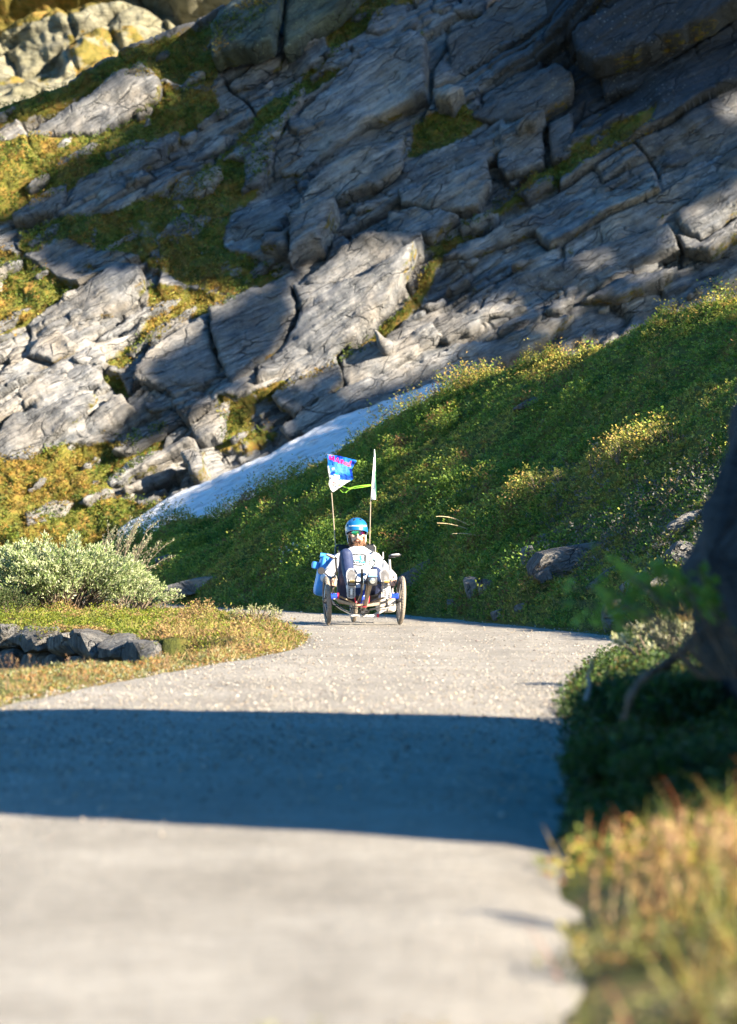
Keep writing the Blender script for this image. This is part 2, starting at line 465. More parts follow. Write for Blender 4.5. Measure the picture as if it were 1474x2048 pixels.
SL = [  # outline, lift, tilt along x, tilt down the face
 ([(90,241),(190,191),(236,160),(291,145),(326,176),(321,200),(251,246),(190,270),(60,270),(30,268)], .45, .15, -.3),
 ([(25,432),(100,387),(136,374),(131,425),(50,447),(28,447)], .4, 0, -.3),
 ([(139,392),(200,346),(300,301),(340,302),(321,331),(241,381),(200,417),(134,426)], .45, .05, -.3),
 ([(301,296),(361,273),(359,291),(341,302),(306,303)], .5, 0, 0),
 ([(361,286),(391,259),(394,273),(371,289)], .45, 0, 0),
 ([(396,259),(452,218),(454,226),(401,264)], .4, 0, 0),
 ([(371,326),(432,276),(467,273),(452,296),(401,321)], .3, 0, -.2),
 ([(321,406),(361,366),(442,336),(447,356),(427,386),(381,401),(341,416)], .35, 0, -.2),
 ([(447,321),(502,281),(552,251),(612,186),(610,211),(562,281),(522,371),(482,386),(492,326)], .45, .1, -.1),
 ([(557,321),(572,276),(612,221),(703,150),(770,110),(830,90),(858,105),(856,205),(800,235),(735,255),(660,310),(600,345),(562,345)], .75, .15, -.2),
 ([(620,372),(670,340),(740,315),(812,298),(808,350),(760,385),(700,400),(640,415),(590,428)], .7, .1, -.3),
 ([(462,462),(517,427),(572,412),(587,432),(562,467),(482,502),(464,487)], .5, 0, -.1),
 ([(125,492),(161,467),(201,452),(196,492),(166,517),(125,507)], .35, 0, 0),
 ([(201,502),(251,472),(286,462),(261,487),(216,507)], .3, 0, 0),
 ([(45,653),(100,616),(176,580),(241,540),(291,555),(294,585),(241,626),(171,671),(151,678),(80,656)], .6, .2, -.25),
 ([(55,716),(80,681),(120,668),(161,701),(151,714),(110,736)], .55, .1, -.1),
 ([(-40,780),(0,761),(55,725),(98,739),(55,766),(0,789),(-40,805)], .5, 0, -.1),
 ([(25,804),(75,771),(146,738),(211,753),(211,784),(166,799),(95,819),(25,824)], .6, .1, -.2),
 ([(5,862),(30,831),(100,824),(186,803),(201,806),(166,851),(115,882),(60,922),(15,927),(-40,945),(-40,880)], .5, .15, -.15),
 ([(146,731),(191,708),(218,721),(216,749),(171,744)], .75, .1, -.1),
 ([(125,902),(176,841),(231,801),(251,801),(274,826),(226,862),(176,887)], .5, .2, -.2),
 ([(173,691),(216,661),(281,626),(366,605),(351,619),(281,649),(211,686)], .45, .1, -.2),
 ([(236,716),(301,671),(397,623),(387,641),(321,684),(271,721)], .4, .1, -.2),
 ([(301,726),(371,671),(420,643),(428,690),(440,740),(460,779),(402,779),(321,789),(276,774),(281,751)], .75, -.25, -.15),
 ([(424,641),(477,611),(577,575),(588,582),(598,620),(595,651),(555,706),(520,731),(500,753),(470,781),(446,738),(433,690)], .85, -.2, -.15),
 ([(592,578),(640,545),(700,505),(745,488),(850,492),(845,520),(735,576),(660,580)], .85, .15, -.3),
 ([(590,584),(660,586),(735,582),(842,526),(826,565),(790,620),(735,678),(660,733),(560,773),(508,778),(505,757),(527,731),(562,706),(601,651),(605,620)], .95, .25, -.2),
 ([(281,812),(301,793),(422,791),(381,819),(301,829)], .4, 0, .1),
 ([(226,907),(281,862),(381,808),(417,803),(402,831),(321,877),(251,912)], .45, -.1, -.1),
 ([(381,862),(417,836),(462,808),(452,851),(442,882),(402,893)], .55, .2, 0),
 ([(196,972),(261,927),(381,889),(397,894),(371,917),(301,942),(241,972)], .5, .2, -.1),
 ([(547,801),(602,751),(676,723),(688,770),(660,800),(602,839),(557,816)], .6, 0, -.1),
 ([(680,721),(740,692),(800,692),(870,662),(890,688),(840,718),(770,758),(692,783)], .65, .1, -.2),
 ([(560,860),(640,812),(740,764),(850,737),(910,702),(1000,690),(1100,652),(1150,642),(1100,688),(1020,738),(930,773),(850,798),(740,818),(640,863),(580,878)], .6, -.1, -.3),
 ([(849,664),(905,636),(948,646),(983,638),(960,669),(900,699),(854,684)], .75, .1, 0),
 ([(950,634),(1005,615),(1055,626),(1015,644),(965,649)], .7, .1, 0),
 ([(1085,634),(1106,611),(1151,600),(1146,616),(1126,634)], .7, .1, 0),
 ([(935,606),(1045,555),(1226,495),(1338,462),(1360,508),(1261,543),(1176,568),(1055,598)], .6, 0, -.25),
 ([(1161,608),(1236,567),(1356,547),(1326,575),(1236,609)], .65, .1, 0),
 ([(1351,442),(1369,427),(1490,364),(1490,428),(1437,470),(1402,490),(1364,467)], 1.0, .25, -.2),
 ([(1347,474),(1402,495),(1437,476),(1490,436),(1490,475),(1420,520),(1370,510)], .75, .1, .1),
 ([(809,333),(905,298),(993,286),(995,328),(836,384),(806,368)], .6, 0, -.2),
 ([(799,390),(834,387),(975,332),(985,376),(960,427),(880,432),(804,417)], .75, 0, -.2),
 ([(998,346),(1000,263),(1085,251),(1090,336),(1015,361)], .65, -.1, -.15),
 ([(1094,256),(1146,230),(1146,321),(1105,331)], .55, .1, 0),
 ([(940,236),(1015,191),(1115,146),(1148,171),(1146,214),(1085,244),(1005,256),(950,246)], .8, .1, -.25),
 ([(895,85),(995,25),(1095,-20),(1146,20),(1115,50),(1035,90),(960,141),(900,156)], .8, .1, -.3),
 ([(1152,120),(1188,100),(1336,50),(1490,-10),(1490,95),(1400,130),(1300,158),(1196,180),(1160,160)], 1.9, .2, -.4),
 ([(1200,168),(1336,143),(1490,103),(1490,160),(1336,185),(1211,210)], 1.0, .1, .2),
 ([(1321,349),(1336,281),(1437,201),(1490,185),(1490,281),(1362,346)], .8, -.1, -.2),
 ([(779,434),(875,429),(920,442),(865,487),(779,480)], .7, .1, -.1),
 ([(905,20),(935,8),(975,10),(960,35),(910,35)], .6, 0, 0),
 ([(885,517),(1015,452),(1166,407),(1186,425),(1045,480),(935,520)], .45, 0, -.2),
 ([(1055,488),(1186,437),(1321,371),(1490,305),(1490,357),(1347,435),(1186,490)], .5, 0, -.2),
 ([(1035,392),(1085,361),(1108,356),(1105,377),(1055,404)], .5, 0, .2),
 ([(1130,391),(1166,374),(1176,377),(1150,391)], .45, 0, 0),
 ([(734,75),(750,35),(790,15),(815,25),(820,50),(760,80)], .6, 0, -.2),
]
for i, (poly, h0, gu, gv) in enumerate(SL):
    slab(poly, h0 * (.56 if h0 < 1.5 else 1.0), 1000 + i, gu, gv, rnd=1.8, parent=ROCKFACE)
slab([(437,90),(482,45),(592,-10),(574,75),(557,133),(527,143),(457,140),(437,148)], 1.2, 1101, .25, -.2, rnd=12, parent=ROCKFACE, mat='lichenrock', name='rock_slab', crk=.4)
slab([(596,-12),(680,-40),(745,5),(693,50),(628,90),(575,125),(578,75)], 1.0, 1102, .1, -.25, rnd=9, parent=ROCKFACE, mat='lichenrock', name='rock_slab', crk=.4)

# more broken slabs between the large ones, generated along the bedding
taken = [p for p, *_ in SL]
rs = random.Random(5)
ng = 0
for tr in range(4000):
    if ng >= 120: break
    px = rs.uniform(-20, 1490); py = rs.uniform(0, 1030)
    if py < float(sil(np.array(px))) + 18: continue
    L = rs.choice([16, 24, 36, 54, 80]) * rs.uniform(.8, 1.3); w = L * rs.uniform(.16, .36)
    pts = []
    a0 = TH + rs.uniform(-.12, .22)
    for q in range(rs.choice([5, 6, 6, 7])):
        pass
    nq = rs.choice([5, 6, 7])
    for q in range(nq):
        an = 2 * math.pi * (q + rs.uniform(-.25, .25)) / nq
        ex = L * math.copysign(abs(math.cos(an)) ** .7, math.cos(an)) * rs.uniform(.8, 1); ey = w * math.copysign(abs(math.sin(an)) ** .7, math.sin(an)) * rs.uniform(.75, 1)
        pts.append((px + ex * math.cos(a0) + ey * math.sin(a0), py - ex * math.sin(a0) + ey * math.cos(a0)))
    X = np.array([p[0] for p in pts] + [px]); Y = np.array([p[1] for p in pts] + [py])
    if any(inside(t, X, Y).any() or inside(pts, np.array([q[0] for q in t]), np.array([q[1] for q in t])).any() for t in taken): continue
    if (py > 800 and px > 560 - (py - 800) * 1.0) or py > 640 + (1474 - px) * .42: continue
    if float(moss_at(np.array([px]), np.array([py]))[0]) > .75 and rs.random() < .5: continue
    taken.append(pts); ng += 1
    hb = float(rock_h(np.array([px]), np.array([py]))[0][0]); fm = float(moss_at(np.array([px]), np.array([py]))[0]) > .5
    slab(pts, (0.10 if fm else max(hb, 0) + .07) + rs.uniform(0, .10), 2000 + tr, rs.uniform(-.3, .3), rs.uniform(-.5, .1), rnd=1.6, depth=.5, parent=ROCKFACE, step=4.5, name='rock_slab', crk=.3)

# loose boulders lying on the face
for (poly, h0, lab) in [
    ([(590,460),(640,440),(682,432),(672,470),(650,510),(600,530),(585,545),(592,500)], 1.0, 'upright pale grey boulder standing above the sunlit patch of slab'),
    ([(530,517),(530,502),(550,490),(586,487),(583,520)], .85, 'small blocky grey stone leaning beside the upright pale boulder'),
    ([(376,932),(402,927),(419,942),(417,967),(391,972)], .9, 'rounded sunlit block lying just left of the snow strip'),
    ([(874,216),(910,206),(935,216),(910,241),(880,235)], 1.0, 'flat lozenge-shaped grey rock above the shrubby ledge in the shaded cliff'),
    ([(757,690),(772,700),(795,715),(790,720),(768,722)], 1.0, 'pointed pale stone standing on the narrow sunlit ledge'),
    ([(1035,285),(1060,262),(1095,258),(1080,275),(1045,290)], .9, 'pale whitish boulder on the dark mossy ledge of the upper cliff')]:
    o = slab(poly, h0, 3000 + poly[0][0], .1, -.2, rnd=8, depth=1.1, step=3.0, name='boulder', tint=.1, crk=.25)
    o['label'] = lab; o['category'] = 'boulder'
# ------------------------------------------------------------------ ground, road, slope
RL = [(-60,-2.6),(0,-2.4),(12,-2.3),(18,-2.25),(22,-2.1),(24,-1.85),(26.8,-1.42),(29,-1.0),(31,-.72),(33,-.60),(34.6,-.56),(35.6,-.75),(36.8,-1.25),(38.2,-2.2),(40,-4.0),(42.5,-8),(44,-13)]
RR = [(60.0,-13),(55,-6.5),(52.6,-3.6),(51.2,-2.7),(48.3,-1.68),(44.6,-.56),(43.6,.53),(41,1.14),(38,1.8),(35,2.34),(32.4,2.2),(27.7,1.65),(23.5,1.25),(21.5,1.1),(17,.92),(11.9,.62),(9,.48),(8.2,.44),(7,.37),(0,.2),(-60,0.2)]
ROADPOLY = [(x, y) for y, x in RL] + [(x, y) for y, x in RR]
def road_z(x, y):
    z = 0.022 * (fbm(x / 1.1, y / 4.0, 201, 3) - .5) + 0.012 * (fbm(x / .3, y / .5, 202, 3) - .5)
    return z + 0.018 * smooth(0.5, 1.2, np.abs(x - .1)) * 0
WA, WB = np.array([-1.72, 31.6]), np.array([-3.95, 34.6])       # stone wall line
def ground_z(x, y):
    x = np.asarray(x, float); y = np.asarray(y, float)
    dist = edge_dist(ROADPOLY, x, y); ins = inside(ROADPOLY, x, y)
    d = np.where(ins, -dist, dist)
    z = np.full(x.shape, -0.05)
    left = (x < np.interp(y, [q[0] for q in RL], [q[1] for q in RL]) + .02) & (y < 41.5)
    n = fbm(x / .9, y / .9, 210, 4) - .5
    dv = WB - WA; nx, ny = -dv[1], dv[0]; L = np.hypot(nx, ny); nx, ny = nx / L, ny / L
    if ny < 0: nx, ny = -nx, -ny
    s = (x - WA[0]) * nx + (y - WA[1]) * ny                       # >0 behind the wall
    along = ((x - WA[0]) * dv[0] + (y - WA[1]) * dv[1]) / (dv @ dv)
    topz = 0.07 + 0.10 * np.clip(along, 0, 1) + .07 * n
    dip = 0.02 + .05 * n - 0.55 * smooth(.22, .6, d) * smooth(22.5, 25.5, y) * smooth(-.95, -.35, along) - .5 * smooth(1.5, 5, d)
    k = smooth(-.05, .10, s + .10 * n) * smooth(-.35, .1, d + .3)
    gentle = smooth(-.6, .6, s)
    kk = np.where(along > 0, k, gentle)
    zl = dip * (1 - kk) + topz * kk
    z = np.where(left & (d > -.02), -0.02 + (zl + .02) * smooth(0, .25, d), z)
    # right bank close to the camera
    right = (x > 0) & (y < 33)
    zr = .10 * smooth(0, .5, d) + (.25 + .10 * n) * smooth(.2, 1.4, d) * (.35 + .65 * smooth(8.5, 12, y)) + 1.0 * smooth(1.0, 4.5, d) * smooth(30, 24, y) * smooth(9, 12.5, y) + .08 * n
    zr = zr * smooth(33, 29, y) + .10 * np.exp(-((x - 1.45) / .45) ** 2 - ((y - 16.2) / 3.2) ** 2)
    z = np.where(right & (d > 0), -.01 + zr * smooth(0, .2, d), z)
    return np.where(ins & (dist > .02), -.06, z)

def merge_axes(*segs):
    return np.unique(np.concatenate([np.arange(a, b, s) for a, b, s in segs]))
def build_ground():
    xs = np.concatenate([[-1500, -600, -200, -80, -40, -20], np.arange(-9, 8.0, .085), [8.5, 9.5, 11, 14, 18, 24, 40, 80, 200, 600, 1500]])
    ys = np.concatenate([[-1500, -600, -200, -60, -20, -5], np.arange(2, 46, .11), np.arange(46, 66, .6), [70, 80, 100, 140, 250, 600, 1500]])
    x, y = np.meshgrid(xs, ys)
    z = ground_z(x, y)
    z = np.where((np.abs(x) > 20) | (y < 0), -.06, z)
    z = np.where(y > 62, -.5, z)
    me = mesh_np('ground', np.stack([x, y, z], -1).reshape(-1, 3), grid_faces(len(xs), len(ys)))
    t = NT('moss_soil'); co = t.coord()
    a = t.noise(co, 1.6, 6, .7); b = t.noise(co, 26, 5, .7)
    c = t.ramp(a, [(.3, (.05, .06, .015)), (.46, (.10, .105, .02)), (.6, (.15, .10, .035)), (.75, (.07, .055, .02))])
    c = t.mix(.7, c, t.ramp(b, [(.3, .35), (.7, 1.0)]), 'MULTIPLY')
    t.color(c); t.rough(.95, .2); t.bump(b, .03, 1)
    return link('ground', me, t.m, kind='structure')
GROUND = build_ground()

def build_road():
    rng = np.random.default_rng(3)
    poly = [(x, y) for x, y in refine(ROADPOLY, .30, .04, 77)]
    poly = [p for p in poly]
    xs, ys = [], []
    for y0, y1, st in ((2, 22, .16), (22, 46, .11)):
        gx, gy = np.meshgrid(np.arange(-4.5, 3.2, st), np.arange(y0, y1, st * 2.2))
        xs.append(gx.ravel() + rng.uniform(-.3, .3, gx.size) * st); ys.append(gy.ravel() + rng.uniform(-.3, .3, gx.size) * st * 2.2)
    gx = np.concatenate(xs); gy = np.concatenate(ys)
    ok = inside(poly, gx, gy) & (edge_dist(poly, gx, gy) > .05)
    pts = [Vector(p) for p in poly] + [Vector((a, b)) for a, b in zip(gx[ok], gy[ok])]
    n = len(poly)
    r = delaunay_2d_cdt(pts, [(i, (i + 1) % n) for i in range(n)], [], 1, 1e-5)
    V = np.array([(v.x, v.y) for v in r[0]]); T = np.array([f for f in r[2] if len(f) == 3])
    d = edge_dist(poly, V[:, 0], V[:, 1])
    z = road_z(V[:, 0], V[:, 1]) * smooth(0, .3, d) - .03 * (1 - smooth(0, .12, d))
    V3 = np.column_stack([V, z])
    a, b, c = V[T[:, 0]], V[T[:, 1]], V[T[:, 2]]
    cr = (b[:, 0] - a[:, 0]) * (c[:, 1] - a[:, 1]) - (b[:, 1] - a[:, 1]) * (c[:, 0] - a[:, 0])
    T[cr < 0] = T[cr < 0][:, ::-1]
    me = mesh_np('road', V3, T)
    t = NT('gravel'); co = t.coord()
    big = t.noise(co, .8, 5, .6); st = t.vor(co, 55, out='Color'); dd = t.vor(co, 55); fine = t.noise(co, 140, 4, .7); mid = t.noise(t.mapv(co, (1, .35, 1)), 3.0, 5, .7)
    c = t.ramp(big, [(.3, (.33, .305, .265)), (.7, (.46, .43, .38))])
    c = t.mix(.38, c, t.ramp(st, [(.0, (.30, .29, .28)), (1.0, (1, .97, .92))]), 'MULTIPLY')
    c = t.mix(t.ramp(mid, [(.32, .5), (.48, 0.0)]), c, (.24, .215, .18))
    mot = t.noise(co, 7.5, 5, .75); trk = t.noise(t.mapv(co, (2.4, .10, 1)), 1.0, 4, .6)
    c = t.mix(.5, c, t.ramp(mot, [(.34, .55), (.62, 1.0)]), 'MULTIPLY')
    c = t.mix(.35, c, t.ramp(trk, [(.36, .62), (.58, 1.0)]), 'MULTIPLY')
    c = t.mix(.4, c, t.ramp(fine, [(.3, .4), (.7, 1.0)]), 'MULTIPLY')
    t.color(c); t.rough(.95, .2)
    t.bump(t.math('ADD', t.math('MULTIPLY', dd, -.6), t.math('MULTIPLY', fine, .5)), .02, 1)
    return link('road', me, t.m, kind='structure')
ROAD = build_road()

FOOT = [(-300,59,-.04),(100,55,-.04),(250,53.5,-.04),(330,51.2,0),(470,48.3,0),(560,46.5,0),(640,44.6,0),(720,44.1,0),(830,43.6,0),(950,41,0),(1100,38,0),(1250,35.1,0),(1400,32.2,0),(1700,28.5,.05),(2200,24.5,.3),(4000,18,1.2)]
RIDGE = [(-300,1200,62),(100,1140,59),(250,1085,57.5),(300,1062,56.7),(430,1032,56),(560,966,54.5),(640,934,53.5),(720,882,52.5),(800,838,51.5),(900,798,50.5),(1020,752,49.5),(1150,702,48.5),(1300,652,47),(1474,592,46),(1800,530,45),(2200,470,45),(4000,330,40)]
def slope_pt(px, t):
    px = np.asarray(px, float); t = np.asarray(t, float)
    fd = np.interp(px, [f[0] for f in FOOT], [f[1] for f in FOOT]); fz = np.interp(px, [f[0] for f in FOOT], [f[2] for f in FOOT])
    rpy = np.interp(px, [r[0] for r in RIDGE], [r[1] for r in RIDGE]); rd = np.interp(px, [r[0] for r in RIDGE], [r[2] for r in RIDGE])
    fx = (px - CX) / F * fd; rx = (px - CX) / F * rd; rz = CAMZ - (rpy - HY) / F * rd
    q = np.minimum(t, 1); e = np.maximum(t - 1, 0)
    x = fx + (rx - fx) * q; y = fd + (rd - fd) * q; z = fz + (rz - fz) * q
    hgt = np.clip(rz - fz, 0, 4)
    # steeper toe, a bench with a second crest in the middle, then the final rise
    prof = (0.10 - 0.20 * smooth(760, 1150, px)) * np.sin(np.pi * q) + 0.04 * np.sin(2 * np.pi * q) * smooth(1100, 800, px)
    z = z + hgt * prof
    crest = np.exp(-((t - np.interp(px, [900, 1000, 1474], [.40, .42, .66])) / .07) ** 2) * smooth(900, 1050, px)
    z = z + .26 * crest
    y = y + e * 9; z = z - hgt * 1.1 * (e * e * .8 + e * .6) - e * 1.2
    w = smooth(0, .06, q)
    z = z + w * (.34 * (fbm(x / 1.5, y / 1.5, 301, 3) - .5) + .16 * (fbm(x / .35, y / .35, 302, 3) - .5)) * np.clip(hgt, .2, 1.2)
    return np.stack([x, y, z], -1)
def build_slope():
    ps = np.concatenate([np.arange(-300, 1620, 5.0), np.arange(1620, 4001, 40)]); ts = np.concatenate([np.linspace(-.02, 1, 130), np.linspace(1.015, 2.0, 26)])
    P, T = np.meshgrid(ps, ts)
    v = slope_pt(P, T)
    v[..., 2] -= np.where(T < 0, .12, 0)
    me = mesh_np('hillside', v.reshape(-1, 3), grid_faces(len(ps), len(ts)))
    t = NT('heath_soil'); co = t.coord()
    a = t.noise(co, 1.3, 6, .7); b = t.noise(co, 22, 6, .75); st = t.noise(t.mapv(co, (3, .6, 3)), 3.2, 5, .7)
    c = t.ramp(a, [(.3, (.07, .08, .02)), (.45, (.17, .18, .025)), (.58, (.24, .205, .04)), (.72, (.15, .10, .04))])
    c = t.mix(.55, c, t.ramp(st, [(.3, .4), (.7, 1.0)]), 'MULTIPLY')
    c = t.mix(.75, c, t.ramp(b, [(.32, .3), (.7, 1.0)]), 'MULTIPLY')
    t.color(c); t.rough(.95, .2); t.bump(b, .05, 1)
    return link('hillside', me, t.m, kind='structure')
HILL = build_slope()

def build_snow():
    up = [(262,1075),(300,1052),(340,1024),(380,1003),(440,980),(500,955),(560,925),(600,900),(650,876),(700,852),(750,835),(800,818),(850,800),(900,785),(912,782)]
    us = np.arange(268, 916, 4.0); vs = np.linspace(-.06, 1.0, 46)
    U, Vv = np.meshgrid(us, vs)
    u2 = np.interp(U, [p[0] for p in up], [p[1] for p in up]) + 7 * (fbm(U / 40, U * 0, 404, 3) - .5)
    py = u2 + np.maximum(Vv, 0) * 190 + np.where(Vv < 0, 6, 0)
    taper = smooth(0, .12, np.maximum(Vv, 0)) * .5 + .5
    su, sv = strat(U, py)
    ripple = .14 * (fbm(su / 90, sv / 9, 405, 4) - .5) + .3 * (fbm(su / 120, sv / 30, 406, 3) - .5)
    ripple = ripple + .10 * (fbm(su / 14, sv / 9, 407, 3) - .5)
    h = 0.9 * taper + ripple + np.maximum(Vv, 0) * 2.2 + np.where(Vv < 0, -1.4, 0)
    p = rock_pt(U, py, h, ROCK)
    me = mesh_np('snow_strip', p.reshape(-1, 3), grid_faces(len(us), len(vs)))
    t = NT('old_snow'); co = t.coord()
    attr_v(me, 'strat', np.stack([su / 100, sv / 100, h], -1).reshape(-1, 3))
    v = t.attr('strat', 'Vector')
    n = t.noise(t.mapv(v, (.6, 7, 1)), 1.6, 5, .65); d = t.noise(t.mapv(v, (1.0, 8, 1)), 2.4, 5, .7)
    c = t.ramp(n, [(.3, (.62, .63, .64)), (.65, (.88, .88, .88))])
    c = t.mix(t.ramp(d, [(.36, .8), (.50, 0.0)]), c, (.30, .29, .28))
    t.color(c); t.rough(.6, .4); t.bump(t.math('ADD', n, d), .10, 1)
    return link('snow_strip', me, t.m, kind='structure')
SNOW = build_snow()
for poly, hh in (([(952,775),(975,766),(1000,760),(1026,748),(1024,757),(1000,770),(960,790),(940,790)], 1.3),):
    pass

# dark rocky outcrop beside the road, close to the camera
def build_outcrop():
    nu, nv = 170, 120
    u, v = np.meshgrid(np.linspace(0, 2 * np.pi, nu), np.linspace(-.35, 1, nv))
    cx, cy = 3.44, 14.22
    ph = v * np.pi / 2
    r = np.cos(np.clip(ph, 0, None)) ** .22
    zz = np.where(v > 0, np.sin(ph) ** .85, v * .8)
    dx = np.cos(u) * r; dy = np.sin(u) * r
    sq = (np.abs(np.cos(u)) ** 3 + np.abs(np.sin(u)) ** 3) ** (-1 / 3)
    x = cx + dx * sq * 1.95; y = cy + dy * sq * 3.7
    w = .574 * x + .819 * y
    hz = 3.3 - 1.75 * np.exp(-((w - 12.84) / .26) ** 2) + .35 * (vnoise(w / 1.3, w * 0, 502) - .5)
    z = zz * hz
    lump = .5 * (fbm(y / 1.6 + x / 3, z / 1.2, 503, 4) - .5) + .22 * (fbm((y + x) / .35, z / .3, 504, 4) - .5)
    lean = .30 * np.sin(np.clip(z / 1.5, 0, 1.3) * np.pi) * .5
    x = x + dx * (lump - lean * 0 - .06) + (-.12) * smooth(.15, .9, z) * (dx < 0) * smooth(1.5, .9, z)
    y = y + dy * lump
    me = mesh_np('rock_outcrop', np.stack([x, y, z], -1).reshape(-1, 3), grid_faces(nu, nv))
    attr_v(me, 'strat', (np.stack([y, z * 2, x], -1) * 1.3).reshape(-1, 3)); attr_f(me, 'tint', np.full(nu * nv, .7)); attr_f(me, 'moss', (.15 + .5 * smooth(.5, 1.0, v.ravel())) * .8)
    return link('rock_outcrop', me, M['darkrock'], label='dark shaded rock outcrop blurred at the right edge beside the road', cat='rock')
OUT = build_outcrop()

# dry stone wall under the grassy verge
def rough_stone(rng, sx, sy, sz, seed, n=9):
    """an angular boulder: a cube grid pushed out to a squarish shape with flat broken faces"""
    bm = bmesh.new(); bmesh.ops.create_icosphere(bm, subdivisions=3, radius=1)
    V = np.array([v.co[:] for v in bm.verts])
    pl = rng.normal(size=(9, 3)); pl /= np.linalg.norm(pl, axis=1)[:, None]
    pl = np.concatenate([pl, np.eye(3), -np.eye(3)]); off = rng.uniform(.58, .95, len(pl))
    t = np.min(np.where(V @ pl.T > .05, off / np.maximum(V @ pl.T, .05), 9), axis=1)
    V = V * np.minimum(t, 1.25)[:, None]
    V += V * (.12 * (fbm(V[:, 0] * 2.2 + V[:, 2] * 1.3 + seed, V[:, 1] * 2.2 + seed, seed, 4) - .5))[:, None]
    V *= np.array([sx, sy, sz])
    Fc = np.array([[v.index for v in f.verts] for f in bm.faces]); bm.free()
    return V, Fc

def stone_obj(name, V, Fc, mat, parent=None, strat_scale=3.0, moss=.15, tint=.2, **kw):
    me = mesh_np(name, V, Fc, False)
    me.polygons.foreach_set('use_smooth', np.zeros(len(Fc), bool))
    attr_v(me, 'strat', V * strat_scale + 5.0 * RNG.uniform(size=3)); attr_f(me, 'moss', np.full(len(V), moss)); attr_f(me, 'tint', np.full(len(V), tint))
    return link(name, me, mat, parent=parent, **kw)

wall = thing('stone_wall', 'low dry stone wall holding up the sunny grassy verge left of the road', 'wall', (float(WA[0]), float(WA[1]), -.2))
wr = np.random.default_rng(21)
dv = WB - WA; wl = np.hypot(*dv); ud = dv / wl; nrm = np.array([-ud[1], ud[0]]);
if nrm[1] > 0: nrm = -nrm
k = 0
for row in range(3):
    s = -0.02 + .13 * (row % 2)
    while s < wl:
        ws = wr.uniform(.26, .48); hs = .19 + wr.uniform(0, .05)
        f = s / wl
        topz = .05 + .10 * min(f, 1)
        zc = topz - .08 - row * .185
        if zc > -.2 - .45 * f:
            c = WA + ud * (s + ws / 2) + nrm * wr.uniform(-.01, .05)
            V, Fc = rough_stone(wr, ws * .60, .20, hs * .60, 900 + k)
            an = math.atan2(ud[1], ud[0]); R = np.array([[math.cos(an), -math.sin(an), 0], [math.sin(an), math.cos(an), 0], [0, 0, 1]])
            tl = wr.uniform(-.2, .2); R2 = np.array([[math.cos(tl), 0, math.sin(tl)], [0, 1, 0], [-math.sin(tl), 0, math.cos(tl)]])
            V = V @ R2.T @ R.T
            o = stone_obj('stone', V, Fc, M['rock'], parent=wall, strat_scale=4, moss=.12 + .2 * (row == 0), tint=wr.uniform(.0, .9))
            o.location = (c[0] - WA[0], c[1] - WA[1], zc + .2)
            k += 1
        s += ws * .97

# stones showing through the right hillside
BV = {'hill': bvh_of(HILL.data), 'rock': bvh_of(ROCKFACE.data), 'ground': bvh_of(GROUND.data), 'road': bvh_of(ROAD.data), 'far': bvh_of(FARFACE.data), 'snow': bvh_of(SNOW.data)}
def cast(origin, direction, which=('hill', 'rock', 'ground', 'road', 'far'), dist=400.0):
    best = None
    for w in which:
        r = BV[w].ray_cast(origin, direction, dist)
        if r[0] is not None and (best is None or r[3] < best[1][3]): best = (w, r)
    return best
def px_hit(px, py, which=('hill', 'ground', 'road')):
    d = Vector(((px - CX) / F, 1, -(py - HY) / F)).normalized()
    r = cast(Vector((0, 0, CAMZ)), d, which)
    return (r[1][0], r[1][1], r[0]) if r else None

HS = [  # px, py, half width px, half height px, tilt, label
 (1140,1122,105,34,.30,'long pale rock ledge with a dark undercut below the heather on the right slope'),
 (1058,1118,16,30,.2,'upright rounded rock at the left end of the long pale ledge'),
 (835,1150,52,22,.55,'slanting grey slab beside the right wheel of the tricycle'),
 (1365,1110,26,30,.6,'grey boulder half hidden by blurred leaves near the outcrop'),
 (945,1178,16,22,.2,'dark wedge shaped stone at the toe of the heath slope'),
 (975,1172,20,15,.1,'dark block next to the wedge shaped stone at the toe of the slope'),
 (1210,1160,34,16,.5,'small tilted grey slab in the moss under the long ledge'),
 (1270,1165,40,13,.6,'thin bluish slab slanting up through the yellow moss'),
 (1330,1175,28,26,.7,'dark cracked rock in the moss left of the outcrop'),
 (1238,1232,32,32,.2,'dark mossy rock above the road edge by the golden grass'),
 (998,1228,14,10,.3,'pale stone lying at the road edge under the mossy bank'),
 (395,1172,62,16,.25,'low bluish rock slab in the moss left of the rider'),
 (325,1122,16,11,.3,'small dark rock in the grass above the low bluish slab'),
 (420,975,0,0,0,''),
 (1370,1045,34,16,.3,'flat grey rock near the top of the right heather mound'),
 (800,985,0,0,0,''),
 (928,985,36,9,.5,'dark narrow rock in the heath below the second sunlit crest'),
 (1055,808,30,8,.35,'small pale rock lying in the heath under the sunlit ridge'),
 (1040,1215,10,9,.3,'little blue grey stone in the ferny toe of the slope'),
 (1085,1152,18,14,.4,'rough stone tucked under the left part of the long ledge'),
 (905,1205,14,9,.1,'low stone at the road edge right of the tricycle'),
 (1360,1235,22,30,.2,'tall dark stone beside the outcrop behind the golden grass'),
]
hr = np.random.default_rng(8)
